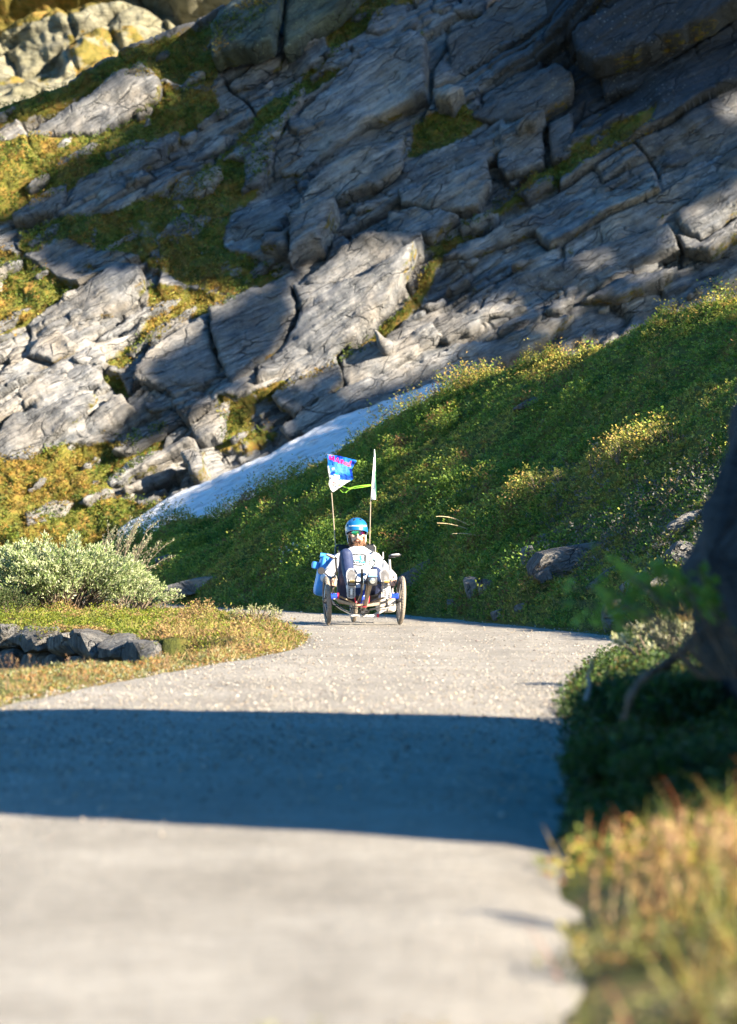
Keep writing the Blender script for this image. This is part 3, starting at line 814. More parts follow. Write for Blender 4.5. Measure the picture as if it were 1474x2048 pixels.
for i, (px, py, hw, hh, tl, lab) in enumerate(HS):
    if not hw: continue
    hit = px_hit(px, py + hh * .5)
    if hit is None: continue
    p, nn, w = hit
    sc = p.y / F
    V, Fc = rough_stone(hr, hw * sc * 1.35, max(hw * .5, hh) * sc * 1.1, hh * sc * 1.35, 700 + i)
    ct, st = math.cos(tl), math.sin(tl)
    V = V @ np.array([[ct, 0, -st], [0, 1, 0], [st, 0, ct]]).T @ np.eye(3)
    V = V * np.array([1, 1, 1])
    o = stone_obj('rock', V, Fc, M['rock'], strat_scale=2.6, moss=.30, tint=hr.uniform(.0, .5), label=lab, cat='rock')
    o.location = (p.x, p.y + max(hw * .5, hh) * sc * .25, p.z + hh * .45 * sc)

# ------------------------------------------------------------------ added unseen blocker at right, outline and holes cut to cast the sun patches
OFF = -2500
LIT = {
 'rock': [
  [(OFF,265),(0,262),(60,240),(90,241),(190,188),(240,156),(291,140),(330,160),(326,182),(321,200),(285,228),(245,246),(190,268),(215,290),(150,300),(100,330),(65,360),(50,398),(0,432),(OFF,440)],
  [(OFF,470),(0,475),(25,505),(50,535),(95,555),(150,560),(245,538),(300,548),(370,575),(480,594),(440,622),(385,650),(345,690),(295,712),(245,755),(270,795),(250,830),(205,868),(165,905),(215,925),(300,902),(370,850),(440,800),(455,780),(480,790),(455,850),(560,865),(500,900),(470,925),(455,965),(390,1005),(330,1040),(250,1080),(200,1140),(200,1250),(OFF,1250)],
  [(700,500),(740,486),(850,490),(838,545),(790,620),(745,675),(690,720),(620,752),(560,775),(512,778),(522,735),(555,715),(600,655),(592,605),(580,572),(640,545)],
  [(498,762),(505,738),(514,765)],
  [(678,712),(760,680),(850,630),(868,620),(880,640),(1000,608),(1035,614),(990,642),(950,672),(890,698),(902,714),(840,738),(790,768),(700,790),(688,745)],
  [(1078,628),(1150,598),(1158,614),(1098,648)],
  [(1343,472),(1358,430),(1490,370),(1490,466),(1440,480),(1395,502),(1350,497)],
  [(1150,522),(1235,490),(1225,503),(1160,530)],
  [(1265,547),(1310,538),(1312,550),(1278,554)],
  [(1438,216),(1490,185),(1490,232),(1445,244)],
 ],
 'hill': [
  [(800,838),(900,790),(1020,740),(1150,690),(1300,640),(1490,575),(1490,622),(1300,682),(1150,731),(1020,781),(930,818),(880,828),(800,850)],
  [(930,1044),(1090,960),(1200,912),(1300,864),(1490,822),(1490,860),(1310,910),(1200,954),(1100,993),(1000,1030)],
 ],
 'ground': [[(OFF,1200),(200,1203),(300,1217),(480,1222),(640,1229),(850,1231),(1000,1254),(1230,1286),(1600,1310),(3000,1320),(3000,2600),(OFF,2600)]],
}
LIT['road'] = LIT['ground']
def rock_all_bvh():
    V, Fc, o = [], [], 0
    for ob in [ROCKFACE] + list(ROCKFACE.children):
        n = len(ob.data.vertices); co = np.empty(n * 3, np.float32); ob.data.vertices.foreach_get('co', co)
        V += [tuple(v) for v in co.reshape(-1, 3).tolist()]; Fc += [tuple(i + o for i in p.vertices) for p in ob.data.polygons]; o += n
    return BVHTree.FromPolygons(V, Fc)
BV['rock'] = rock_all_bvh()
def build_sun_blocker():
    h = np.array([math.sin(SUN_AZ), -math.cos(SUN_AZ)]); wv = np.array([math.cos(SUN_AZ), math.sin(SUN_AZ)]); U0 = 2.0
    st = .17
    ws = np.arange(17.5, 74, st); zs = np.arange(-1.0, 35, st)
    nW, nZ = len(ws), len(zs)
    mask = np.zeros((nZ, nW), bool); nohit = np.zeros((nZ, nW), bool)
    dirv = Vector(-S)
    pts, idx, dep = [], [], []
    for iz, z in enumerate(zs):
        for iw, w in enumerate(ws):
            o = Vector((h[0] * U0 + wv[0] * (w + st / 2), h[1] * U0 + wv[1] * (w + st / 2), z + st / 2))
            r = cast(o, dirv, ('hill', 'rock', 'ground', 'snow'))
            if r is None: nohit[iz, iw] = True; continue
            p = r[1][0]
            if p.y < 3: continue
            px = CX + p.x / p.y * F; py = HY - (p.z - CAMZ) / p.y * F
            if r[0] == 'hill' and px > 690:
                fd = np.interp(px, [f[0] for f in FOOT], [f[1] for f in FOOT]); rd = np.interp(px, [q[0] for q in RIDGE], [q[2] for q in RIDGE])
                if (p.y - fd) / (rd - fd) > 1.0: continue
            dep.append(p.y); pts.append((px, py)); idx.append((iz, iw, r[0]))
    P = np.array(pts); jit = 9
    P = P + jit * 2 * (np.stack([fbm(P[:, 0] / 25, P[:, 1] / 25, 601, 3), fbm(P[:, 0] / 25, P[:, 1] / 25, 602, 3)], 1) - .5)
    kinds = np.array([{'hill': 0, 'rock': 1, 'ground': 2, 'snow': 3}[i[2]] for i in idx])
    lit = np.zeros(len(P), bool)
    for kk, nm in enumerate(('hill', 'rock', 'ground')):
        sel = kinds == kk
        for poly in LIT[nm]: lit[sel] |= inside(poly, P[sel, 0], P[sel, 1])
    lit |= (kinds == 1) & (P[:, 1] < sil(P[:, 0]) - 4)
    rpy = np.interp(P[:, 0], [q[0] for q in RIDGE], [q[1] for q in RIDGE])
    lit |= (kinds != 0) & (P[:, 1] > rpy + 4) & (P[:, 0] > 830) & (np.array(dep) > 53)      # hidden behind the crest
    for (iz, iw, _), l in zip(idx, lit): mask[iz, iw] = not l
    for iw in range(nW):                                     # fill the blocker below its top where rays hit nothing
        col = mask[:, iw]
        if col.any():
            top = np.max(np.nonzero(col))
            mask[:top, iw] |= nohit[:top, iw]
    # cells -> blocker with thickness
    vid = {}; V = []; Fc = []
    def vert(iz, iw, b):
        key = (iz, iw, b)
        if key not in vid:
            w = ws[0] + iw * st; z = zs[0] + iz * st
            n = .25 * (vnoise(np.array(w * 2.3), np.array(z * 2.3), 610 + b) - .5)
            u = U0 + (.0 if b == 0 else .6) + float(n) * .5
            z += (u - U0) * math.tan(SUN_EL)
            vid[key] = len(V); V.append((h[0] * u + wv[0] * w, h[1] * u + wv[1] * w, z))
        return vid[key]
    for iz in range(nZ):
        for iw in range(nW):
            if not mask[iz, iw]: continue
            c = [(iz, iw), (iz, iw + 1), (iz + 1, iw + 1), (iz + 1, iw)]
            Fc.append([vert(*q, 0) for q in c]); Fc.append([vert(*q, 1) for q in c][::-1])
            for (dz, dw, a, b) in ((-1, 0, 0, 1), (0, 1, 1, 2), (1, 0, 2, 3), (0, -1, 3, 0)):
                z2, w2 = iz + dz, iw + dw
                if not (0 <= z2 < nZ and 0 <= w2 < nW) or not mask[z2, w2]:
                    Fc.append([vert(*c[b], 0), vert(*c[a], 0), vert(*c[a], 1), vert(*c[b], 1)])
    me = mesh_np('sun_blocker', np.array(V), np.array(Fc), False)
    Va = np.array(V)
    attr_v(me, 'strat', Va * .6); attr_f(me, 'moss', np.full(len(V), .2)); attr_f(me, 'tint', np.full(len(V), .3))
    link('sun_blocker', me, M['rock'], kind='structure')
build_sun_blocker()
# ------------------------------------------------------------------ vegetation
def leaf_material(name, trans=0.35, rough=.55, spec=.3):
    t = NT(name)
    c = t.n('ShaderNodeAttribute', attribute_name='col').outputs['Color']
    nz = t.noise(t.coord(), 9, 3, .6)
    c2 = t.mix(.5, c, t.ramp(nz, [(.3, .7), (.7, 1.0)]), 'MULTIPLY')
    t.color(c2); t.rough(rough, spec)
    tr = t.n('ShaderNodeBsdfTranslucent'); t.l(c2, tr.inputs[0])
    mx = t.n('ShaderNodeMixShader'); mx.inputs[0].default_value = trans
    t.l(t.b.outputs[0], mx.inputs[1]); t.l(tr.outputs[0], mx.inputs[2]); t.l(mx.outputs[0], t.out.inputs[0])
    return t.m
M['leaf'] = leaf_material('leaf')
M['blade'] = leaf_material('grass_blade', .3)
M['bark'] = plain('bark', (.13, .10, .075), .85, spec=.2, var=.5, scale=45)
M['greybark'] = plain('grey_dead_wood', (.22, .21, .20), .85, spec=.2, var=.45, scale=30)

def unit(v): return v / (np.linalg.norm(v, axis=-1, keepdims=True) + 1e-9)

def leaves_mesh(name, base, direc, length, width, col, rng, fold=.25):
    """one bent diamond leaf per row"""
    n = len(base); d = unit(direc)
    r = rng.normal(size=(n, 3)); side = unit(np.cross(d, r)); nor = np.cross(side, d)
    L = np.asarray(length)[:, None]; W = np.asarray(width)[:, None]
    mid = base + d * L * .5 + nor * L * fold * .3
    V = np.stack([base, mid + side * W * .5, base + d * L, mid - side * W * .5], 1).reshape(-1, 3)
    Fc = np.arange(n * 4).reshape(n, 4)
    me = mesh_np(name, V, Fc, False)
    attr_c(me, 'col', np.repeat(col, 4, axis=0))
    return me

def blades_mesh(name, base, tip, width, col, rng, bend=.25, seg=3, head=None):
    """tapering curved grass blades; bend pulls the tip over sideways"""
    n = len(base); ax = tip - base; L = np.linalg.norm(ax, axis=1, keepdims=True)
    sd = rng.normal(size=(n, 3)); sd[:, 2] = 0; sd = unit(sd)
    side = unit(np.cross(ax, np.array([0., 1., 0.]) + rng.normal(size=(n, 3)) * .5))
    rows = []
    for k in range(seg + 1):
        t = k / seg
        c = base + ax * t + sd * L * bend * t * t - np.array([0, 0, 1]) * L * bend * .35 * t ** 3
        w = np.asarray(width)[:, None] * (1 - t * .92)
        rows += [c - side * w * .5, c + side * w * .5]
    V = np.stack(rows, 1).reshape(-1, 3); m = 2 * (seg + 1)
    b = np.arange(n)[:, None] * m
    Fc = np.concatenate([np.stack([b[:, 0] + 2 * k, b[:, 0] + 2 * k + 1, b[:, 0] + 2 * k + 3, b[:, 0] + 2 * k + 2], 1) for k in range(seg)])
    me = mesh_np(name, V, Fc, True)
    attr_c(me, 'col', np.repeat(col, m, axis=0))
    tips = base + ax + sd * L * bend - np.array([0, 0, 1]) * L * bend * .35
    return me, tips

def tube_np(pts, rad, ns=6):
    pts = np.asarray(pts, float); n = len(pts); rad = np.broadcast_to(np.asarray(rad, float), (n,))
    tg = np.gradient(pts, axis=0); tg = unit(tg)
    up = np.array([0., 0., 1.]) if abs(tg[0][2]) < .9 else np.array([1., 0., 0.])
    u = unit(np.cross(tg, up)); v = np.cross(tg, u)
    a = np.linspace(0, 2 * np.pi, ns, endpoint=False)
    V = (pts[:, None] + rad[:, None, None] * (np.cos(a)[None, :, None] * u[:, None] + np.sin(a)[None, :, None] * v[:, None])).reshape(-1, 3)
    i = np.arange(n * ns).reshape(n, ns); j = np.roll(i, -1, axis=1)
    Fc = np.stack([i[:-1].ravel(), j[:-1].ravel(), j[1:].ravel(), i[1:].ravel()], 1)
    c0 = len(V); V = np.concatenate([V, pts[:1], pts[-1:]])
    caps = [[i[0][k], i[0][(k + 1) % ns], c0, c0] for k in range(0)]
    return V, Fc

def merge(parts):
    Vs, Fs, o = [], [], 0
    for V, Fc in parts:
        Vs.append(V); Fs.append(Fc + o); o += len(V)
    return np.concatenate(Vs), np.concatenate(Fs)

def pal(cols, w, n, rng, jit=.25):
    c = np.array(cols)[rng.choice(len(cols), n, p=np.array(w) / sum(w))]
    return np.clip(c * (1 + rng.uniform(-jit, jit, (n, 1))) + rng.normal(size=(n, 3)) * .004, .005, 1)

GREENS = [(.11, .19, .022), (.17, .27, .035), (.06, .12, .022), (.27, .31, .05), (.22, .185, .04), (.22, .12, .05)]

def sprigs(name, P, H, rng, per=11, leaf=(.016, .028), cols=None, spread=.55, wratio=.5, kind='stuff'):
    """low shrubs: a leafy upright twig on every point"""
    n = len(P)
    lean = rng.normal(size=(n, 3)) * .35; lean[:, 2] = 1; lean = unit(lean)
    t = rng.uniform(.12, 1, (n, per))
    base = P[:, None] + lean[:, None] * (t * H[:, None])[..., None]
    ang = rng.uniform(0, 2 * np.pi, (n, per))
    d = np.stack([np.cos(ang), np.sin(ang), rng.uniform(.15, 1.1, (n, per))], -1) * np.array([1, 1, 1]) * 1.0
    d = d * np.array([spread * 1.8, spread * 1.8, 1])
    off = np.stack([np.cos(ang), np.sin(ang), ang * 0], -1) * (H[:, None] * .18 * (1 - t * .6))[..., None]
    base = (base + off).reshape(-1, 3)
    L = rng.uniform(leaf[0], leaf[1], n * per)
    c = np.repeat(cols, per, axis=0) * (1 + rng.uniform(-.3, .3, (n * per, 1)))
    top = np.clip(t.reshape(-1, 1), 0, 1)
    c = np.clip(c, .004, 1)
    return leaves_mesh(name, base, d.reshape(-1, 3), L, L * wratio * rng.uniform(.8, 1.2, n * per), c, rng)

vr = np.random.default_rng(99)
# heath on the right hillside --------------------------------------------------
def heath():
    n = 52000
    px = vr.uniform(180, 1580, n); t = np.sqrt(vr.uniform(0, 1, n)) * 0 + vr.uniform(.0, 1.06, n)
    p = slope_pt(px, t)
    x, y = p[:, 0], p[:, 1]
    cl = fbm(x / .75, y / .9, 700, 4); c2 = fbm(x / .28, y / .3, 702, 3)
    bare = fbm(x / 1.7, y / 1.2, 701, 3)
    dens = smooth(.30, .56, cl) * .85 + .15
    leftmoss = smooth(640, 400, px) * smooth(.75, .35, t) * .75
    toe = smooth(.30, .10, t) * smooth(800, 900, px) * .35
    keep = vr.uniform(0, 1, n) < np.clip(dens * (1 - .65 * smooth(.5, .66, bare)) * (1 - leftmoss) * (1 - toe), .05, 1)
    p, px, t, cl, c2, bare = p[keep], px[keep], t[keep], cl[keep], c2[keep], bare[keep]
    n = len(p)
    H = (.05 + .26 * smooth(.35, .7, cl) * smooth(.32, .62, c2)) * vr.uniform(.6, 1.25, n)
    hue = fbm(p[:, 0] / .42, p[:, 1] / .5, 710, 3)
    base = np.array(GREENS)
    k = np.zeros(n, int)
    r = vr.uniform(0, 1, n) * .35 + hue
    k = np.digitize(r, [.48, .62, .74, .86, .95])
    k = np.array([2, 0, 1, 3, 4, 5])[k]
    col = base[k]
    H = H * (1 + .35 * smooth(.9, 1.0, t))
    # heather and lichen grey mound on the right
    hz = smooth(1040, 1120, px) * smooth(.66, .5, t) * smooth(.14, .24, t)
    hx = vr.uniform(0, 1, n) < hz * .6
    col[hx] = np.array([(.12, .10, .075), (.15, .14, .10), (.075, .085, .04), (.20, .19, .16)])[vr.choice(4, hx.sum())]
    # dry yellow crests, the gold of the sunlit strips painted into their colour
    cr = np.exp(-((t - np.interp(px, [900, 1000, 1474], [.40, .42, .66])) / .05) ** 2) * smooth(930, 1020, px) + smooth(.90, 1.0, t) * .9
    cx = vr.uniform(0, 1, n) < cr * .85
    col[cx] = np.array([(.42, .36, .07), (.44, .29, .08), (.30, .31, .06)])[vr.choice(3, cx.sum())]
    n2 = 46000
    px2 = vr.uniform(180, 1580, n2); t2 = vr.uniform(0, 1.0, n2); p2 = slope_pt(px2, t2)
    hu = fbm(p2[:, 0] / .8, p2[:, 1] / 1.1, 715, 4)[:, None]
    c2_ = np.where(hu > .55, pal([(.38, .36, .07), (.32, .29, .05), (.34, .23, .06)], [3, 2, 1], n2, vr), pal([(.22, .30, .045), (.15, .22, .03), (.29, .32, .06)], [3, 2, 2], n2, vr))
    link('moss_cover', sprigs('moss_cover', p2, vr.uniform(.015, .05, n2), vr, 5, (.02, .045), c2_), M['leaf'], kind='stuff')
    me = sprigs('heath_plants', p, H, vr, 10, (.022, .044), col)
    link('heath_plants', me, M['leaf'], kind='stuff')
heath()

def grass_patch(name, P, H, cols, w, bend=.3, kind='stuff', **kw):
    tip = P + np.stack([vr.normal(size=len(P)) * .35 * H, vr.normal(size=len(P)) * .35 * H, H], 1)
    me, tips = blades_mesh(name, P, tip, w, cols, vr, bend)
    return link(name, me, M['blade'], kind=kind, **kw), tips

# grass along the toe of the hillside
n = 9000
px = vr.uniform(200, 1420, n); t = np.abs(vr.normal(size=n)) * .10
P = slope_pt(px, t)
g = fbm(px / 60, t * 8, 720, 3)
k = vr.uniform(0, 1, n) < .25 + smooth(.4, .65, g)
P = P[k]; n = len(P)
grass_patch('verge_grass', P, vr.uniform(.05, .17, n), pal([(.10, .14, .03), (.16, .17, .05), (.22, .18, .08), (.06, .10, .02)], [3, 3, 2, 3], n, vr), vr.uniform(.004, .008, n))

# tufts on the ledges of the rock face -----------------------------------------
def ledge_plants():
    n = 60000
    px = vr.uniform(-40, 1500, n); py = vr.uniform(-20, 1130, n)
    m = moss_at(px, py)
    k = (m > .58) & (py > sil(px) + 2) & (vr.uniform(0, 1, n) < .9)
    px, py, m = px[k], py[k], m[k]
    pts, keep = [], []
    for a, b in zip(px, py):
        d = Vector(((a - CX) / F, 1, -(b - HY) / F)).normalized()
        r = BV['rock'].ray_cast(Vector((0, 0, CAMZ)), d)
        pts.append(r[0] if r[0] is not None else (0, 0, -99))
    P = np.array([tuple(p) for p in pts]); ok = P[:, 2] > -50
    P, px, py = P[ok], px[ok], py[ok]; n = len(P)
    hue = fbm(px / 70, py / 50, 730, 3); lowl = smooth(420, 640, py - px * .05) * smooth(760, 420, px)
    green = smooth(.42, .60, hue + .16 * (1 - lowl) - .06)
    cg = pal([(.10, .15, .02), (.16, .19, .03), (.05, .085, .015)], [2, 2, 1.4], n, vr)
    co = pal([(.22, .16, .03), (.30, .18, .035), (.15, .10, .025), (.26, .23, .04)], [3, 2, 2, 2], n, vr)
    col = np.where((vr.uniform(0, 1, n) < green)[:, None], cg, co)
    H = vr.uniform(.05, .16, n) * (.6 + .8 * fbm(px / 22, py / 16, 731, 3))
    me = sprigs('ledge_plants', P, H, vr, 6, (.03, .06), col)
    link('ledge_plants', me, M['leaf'], kind='stuff')
ledge_plants()

# sunny verge on the left ------------------------------------------------------
def ground_pts(n, x0, x1, y0, y1, cond):
    x = vr.uniform(x0, x1, n); y = vr.uniform(y0, y1, n)
    ins = inside(ROADPOLY, x, y); d = edge_dist(ROADPOLY, x, y)
    dd = np.where(ins, -d, d)
    k = cond(x, y, dd)
    x, y, dd = x[k], y[k], dd[k]
    return np.stack([x, y, ground_z(x, y)], 1), dd
def wall_s(x, y):
    dv = WB - WA; nx, ny = -dv[1], dv[0]; L = np.hypot(nx, ny)
    if ny < 0: nx, ny = -nx, -ny
    s = ((x - WA[0]) * nx + (y - WA[1]) * ny) / L
    al = ((x - WA[0]) * dv[0] + (y - WA[1]) * dv[1]) / (dv @ dv)
    return s, al
def on_verge(x, y, d):
    s, al = wall_s(x, y)
    return (d > -.03) & (x < 0) & ((s > -.05) | (al < 0)) & (y > 29.5) & (y < 41)
P, d = ground_pts(60000, -4.8, 0, 29, 41, on_verge)
n = len(P); hue = fbm(P[:, 0] / .4, P[:, 1] / .8, 740, 3)
dry = (hue + vr.uniform(-.12, .12, n) > .56) | (vr.uniform(0, 1, n) < smooth(-2.2, -1.0, P[:, 0]) * .55)
col = np.where(dry[:, None], pal([(.26, .17, .06), (.30, .22, .09), (.22, .12, .06)], [2, 2, 1], n, vr), pal([(.15, .18, .02), (.20, .21, .025), (.11, .15, .02)], [3, 2, 2], n, vr))
k = vr.uniform(0, 1, n) < np.clip(.25 + fbm(P[:, 0] / .3, P[:, 1] / .6, 741, 3) * .8, 0, 1)
me = sprigs('verge_plants', P[k], vr.uniform(.02, .06, k.sum()) * (.6 + 2.4 * smooth(.5, .75, fbm(P[k][:, 0] / .22, P[k][:, 1] / .5, 749, 3))), vr, 6, (.014, .030), col[k])
link('verge_plants', me, M['leaf'], kind='stuff')
P, d = ground_pts(30000, -4.6, -.4, 30, 40.5, on_verge)
k = vr.uniform(0, 1, len(P)) < smooth(.48, .66, fbm(P[:, 0] / .35, P[:, 1] / .9, 751, 3)) * .55; P = P[k]; n = len(P)
grass_patch('tufted_grass', P, vr.uniform(.04, .13, n), pal([(.32, .27, .07), (.24, .26, .05), (.38, .28, .12), (.30, .18, .08)], [3, 3, 2, 1], n, vr), vr.uniform(.003, .006, n), .3)
s_ = vr.uniform(-.1, 1.05, 900); q_ = WA + (WB - WA) * s_[:, None] + np.stack([vr.normal(size=900) * .10, vr.normal(size=900) * .12 - .05], 1)
P = np.column_stack([q_, .06 + .12 * np.clip(s_, 0, 1) - .12 * vr.uniform(0, 1, 900) ** 2]); k = fbm(s_ * 9, s_ * 0, 748, 3) > .42
P = P[k]; n = len(P)
me = sprigs('wall_top_plants', P, vr.uniform(.02, .06, n), vr, 7, (.014, .028), pal([(.15, .18, .02), (.20, .21, .025), (.12, .10, .03), (.22, .14, .05)], [3, 2, 2, 1], n, vr))
link('wall_top_plants', me, M['leaf'], kind='stuff')
# dry grasses along the left road edge and on the verge nose
P, d = ground_pts(60000, -3.4, .1, 21.5, 36, lambda x, y, d: (d > -.06) & (d < .42 + .25 * (y < 28)) & (x < 0))
n = len(P); g = fbm(P[:, 0] / .25, P[:, 1] / .5, 745, 3)
k = vr.uniform(0, 1, n) < smooth(.35, .62, g) * .75 * np.where(P[:, 1] < 28, 1.0, .8); P = P[k]; n = len(P)
H = vr.uniform(.02, .075, n) * np.where(P[:, 1] > 28, 1.5, 1.0) * (.5 + fbm(P[:, 0] / .2, P[:, 1] / .5, 746, 2))
grass_patch('dry_grass', P, H, pal([(.34, .22, .09), (.42, .30, .14), (.26, .13, .06), (.17, .17, .05), (.20, .20, .06)], [3, 3, 2, 2, 2], n, vr), vr.uniform(.003, .006, n), .3)
P2 = P[vr.choice(n, min(n, 1800), replace=False)]
me = sprigs('road_edge_plants', P2, vr.uniform(.02, .05, len(P2)), vr, 7, (.015, .03), pal([(.15, .17, .05), (.22, .20, .06), (.28, .15, .05), (.24, .25, .14)], [2, 2, 2, 2], len(P2), vr))
link('road_edge_plants', me, M['leaf'], kind='stuff')

# willow bushes -----------------------------------------------------------------
def bush(name, label, cat, base, rx, ry, rz, nstem, nleaf, leaf, cols, cw, seed, sparse=False, group=None, lean=(0, 0), bark='bark'):
    rng = np.random.default_rng(seed)
    t = thing(name, label, cat, base, group=group)
    stems, P, D = [], [], []
    for i in range(nstem):
        a = rng.uniform(0, 2 * np.pi); r = rng.uniform(0, 1) ** .5
        tip = np.array([math.cos(a) * r * rx + lean[0] * rz, math.sin(a) * r * ry + lean[1] * rz, rz * math.sqrt(max(.04, 1 - r * r * .85)) * rng.uniform(.78, 1.08)])
        b0 = np.array([math.cos(a) * r * rx * .35, math.sin(a) * r * ry * .35, -.02])
        s = np.linspace(0, 1, 6)[:, None]
        mid = b0 + (tip - b0) * s + np.array([0, 0, 1]) * (.12 * rz * np.sin(np.pi * s)) + rng.normal(size=(6, 3)) * .02 * rz * (s > 0)
        stems.append(tube_np(mid, np.linspace(.007, .0016, 6) * (1.2 if sparse else 1), 5))
        m = nleaf // nstem
        lo = .25 if not sparse else .4
        ts = rng.uniform(lo, 1, m) ** .7
        q = np.stack([np.interp(ts, np.linspace(0, 1, 6), mid[:, c]) for c in range(3)], 1)
        q += rng.normal(size=(m, 3)) * (.03 if not sparse else .018) * (1.25 - ts)[:, None] * 1.6
        P.append(q); dd = rng.normal(size=(m, 3)) * .55 + unit(tip - b0) * .9; D.append(dd)
    V, Fc = merge(stems)
    link('branches', mesh_np('branches', V, Fc), M[bark], parent=t)
    P = np.concatenate(P); D = np.concatenate(D); n = len(P)
    L = rng.uniform(leaf[0], leaf[1], n)
    me = leaves_mesh('leaves', P, D, L, L * leaf[2], pal(cols, cw, n, rng, .2), rng)
    link('leaves', me, M['leaf'], parent=t)
    return t
SILVER = [(.27, .33, .13), (.38, .42, .22), (.16, .23, .07), (.48, .50, .32)]
gz = lambda x, y: float(ground_z(np.array([x]), np.array([y]))[0])
bush('willow_bush', 'rounded silvery green willow bush on the verge above the stone wall', 'bush', (-2.98, 36.7, gz(-2.98, 36.7)), 1.0, .7, .70, 240, 30000, (.028, .052, .34), SILVER, [3, 3, 2, 2], 31)
bush('willow_bush', 'low spreading right arm of silvery willow reaching over the road edge', 'bush', (-2.22, 36.5, gz(-2.22, 36.5)), .38, .3, .34, 46, 2200, (.022, .040, .34), SILVER, [3, 3, 2, 2], 33, sparse=True, lean=(.35, 0))
bush('willow_shrub', 'sparse twiggy pale willow rising behind the rounded bush below the snow', 'bush', (-3.1, 45.5, 0.0), .70, .4, 1.16, 44, 1900, (.02, .036, .38), [(.33, .32, .20), (.26, .28, .15), (.36, .30, .18)], [2, 2, 1], 35, sparse=True, lean=(.25, 0))
bush('willow_shrub', 'dark leafy shrub at the left frame edge below the rounded silvery bush', 'bush', (-3.35, 35.4, gz(-3.35, 35.4)), .32, .3, .26, 40, 2200, (.02, .034, .4), [(.05, .075, .02), (.08, .10, .03)], [1, 1], 36)

# shrubs and plants in the shade at the right, near the outcrop
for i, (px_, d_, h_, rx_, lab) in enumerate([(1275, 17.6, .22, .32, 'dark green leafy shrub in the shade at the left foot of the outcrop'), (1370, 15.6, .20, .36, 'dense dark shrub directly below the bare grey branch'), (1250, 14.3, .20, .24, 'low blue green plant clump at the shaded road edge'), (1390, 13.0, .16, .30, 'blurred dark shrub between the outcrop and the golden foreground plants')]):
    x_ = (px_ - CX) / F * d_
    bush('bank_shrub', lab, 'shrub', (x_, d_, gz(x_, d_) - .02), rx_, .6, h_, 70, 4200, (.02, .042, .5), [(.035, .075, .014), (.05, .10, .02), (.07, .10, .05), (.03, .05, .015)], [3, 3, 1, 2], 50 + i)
bush('willow_shrub', 'pale blurred willow tips catching sun at the road edge left of the outcrop', 'shrub', (1.82, 23.8, gz(1.82, 23.8)), .36, .4, .33, 34, 1100, (.03, .055, .42), [(.42, .42, .24), (.34, .36, .16), (.5, .48, .32)], [2, 2, 2], 61, sparse=True)
P = np.stack([vr.uniform(2.35, 2.75, 420), vr.uniform(29.5, 31.5, 420)], 1)
P = np.column_stack([P, ground_z(P[:, 0], P[:, 1])])
o, _ = grass_patch('golden_grass', P, vr.uniform(.12, .30, 420), pal([(.45, .27, .07), (.5, .36, .12), (.30, .22, .06)], [2, 2, 1], 420, vr), vr.uniform(.004, .007, 420), .12, kind=None, label='tuft of upright golden orange grass glowing beside the dark outcrop', cat='grass tuft')

# blurred leafy twig hanging into the picture left of the outcrop
bush('birch_sprig', 'out of focus light green leafy sprig in front of the rocky bank', 'plant', (1.24, 13.2, .50), .30, .3, .44, 20, 280, (.035, .06, .6), [(.16, .30, .04), (.20, .34, .06)], [1, 1], 71, sparse=True, lean=(-.7, 0))

# bare branch in front of the outcrop
pts = [at(1400,1270,13.6), at(1365,1305,13.4), at(1330,1330,13.3), at(1300,1345,13.2), at(1275,1368,13.15), at(1258,1398,13.1), at(1248,1440,13.1)]
pts2 = []
for i in range(len(pts) - 1):
    for s in (0, .5): pts2.append(np.array(pts[i]) * (1 - s) + np.array(pts[i + 1]) * s)
pts2.append(np.array(pts[-1]))
V, Fc = tube_np(pts2, np.linspace(.024, .009, len(pts2)) * (1 + .25 * np.sin(np.arange(len(pts2)) * 2.1)), 9)
br = link('bare_branch', mesh_np('bare_branch', V, Fc), M['bark'], label='bare crooked grey branch bending down in front of the dark outcrop', cat='branch')
V, Fc = tube_np([at(1172,1400,17.0), at(1180,1372,17.0), at(1176,1350,17.05), at(1185,1330,17.0), at(1178,1312,17.0)], [.012, .011, .009, .007, .004], 7)
link('dead_twig', mesh_np('dead_twig', V, Fc), M['greybark'], label='short dark dead twig standing up from the shrub against the sunlit gravel', cat='twig')

# ground cover of the right bank and the blurred foreground plants
P, d = ground_pts(26000, .1, 3.2, 11.5, 29, lambda x, y, d: (d > -.04) & (x > 0) & (d < 2.2))
n = len(P); me = sprigs('bank_plants', P, vr.uniform(.04, .15, n) * (.55 + .45 * smooth(17, 20, P[:, 1])), vr, 6, (.016, .036), pal([(.05, .09, .015), (.03, .055, .012), (.08, .12, .02), (.09, .07, .02)], [3, 3, 1.2, 1], n, vr))
link('bank_plants', me, M['leaf'], kind='stuff')
P, d = ground_pts(60000, -.1, 1.9, 4.2, 11.9, lambda x, y, d: (d > -.10) & (x > -.2) & (d < 1.3))
n = len(P); h = fbm(P[:, 0] / .16, P[:, 1] / .3, 760, 3)
rag = d > (fbm(P[:, 0] * 2 + 9, P[:, 1] / .8, 772, 3) - .42) * 1.1 - .02
k = rag & (vr.uniform(0, 1, n) < smooth(.36, .62, h) * .42 * (.45 + .55 * smooth(0, .35, d))); P, h, d = P[k], h[k], d[k]; n = len(P)
col = pal([(.30, .28, .035), (.44, .38, .05), (.42, .17, .05), (.30, .12, .04), (.13, .16, .03), (.40, .27, .10)], [3, 1.6, 1.1, .7, 3, 2], n, vr)
tan_ = pal([(.17, .18, .05), (.22, .18, .08), (.13, .13, .03), (.25, .21, .11), (.22, .11, .04)], [3, 2, 2, 2, 1], n, vr)
col = np.where((vr.uniform(0, 1, n) < smooth(10.4, 8.8, P[:, 1]))[:, None], tan_, col)
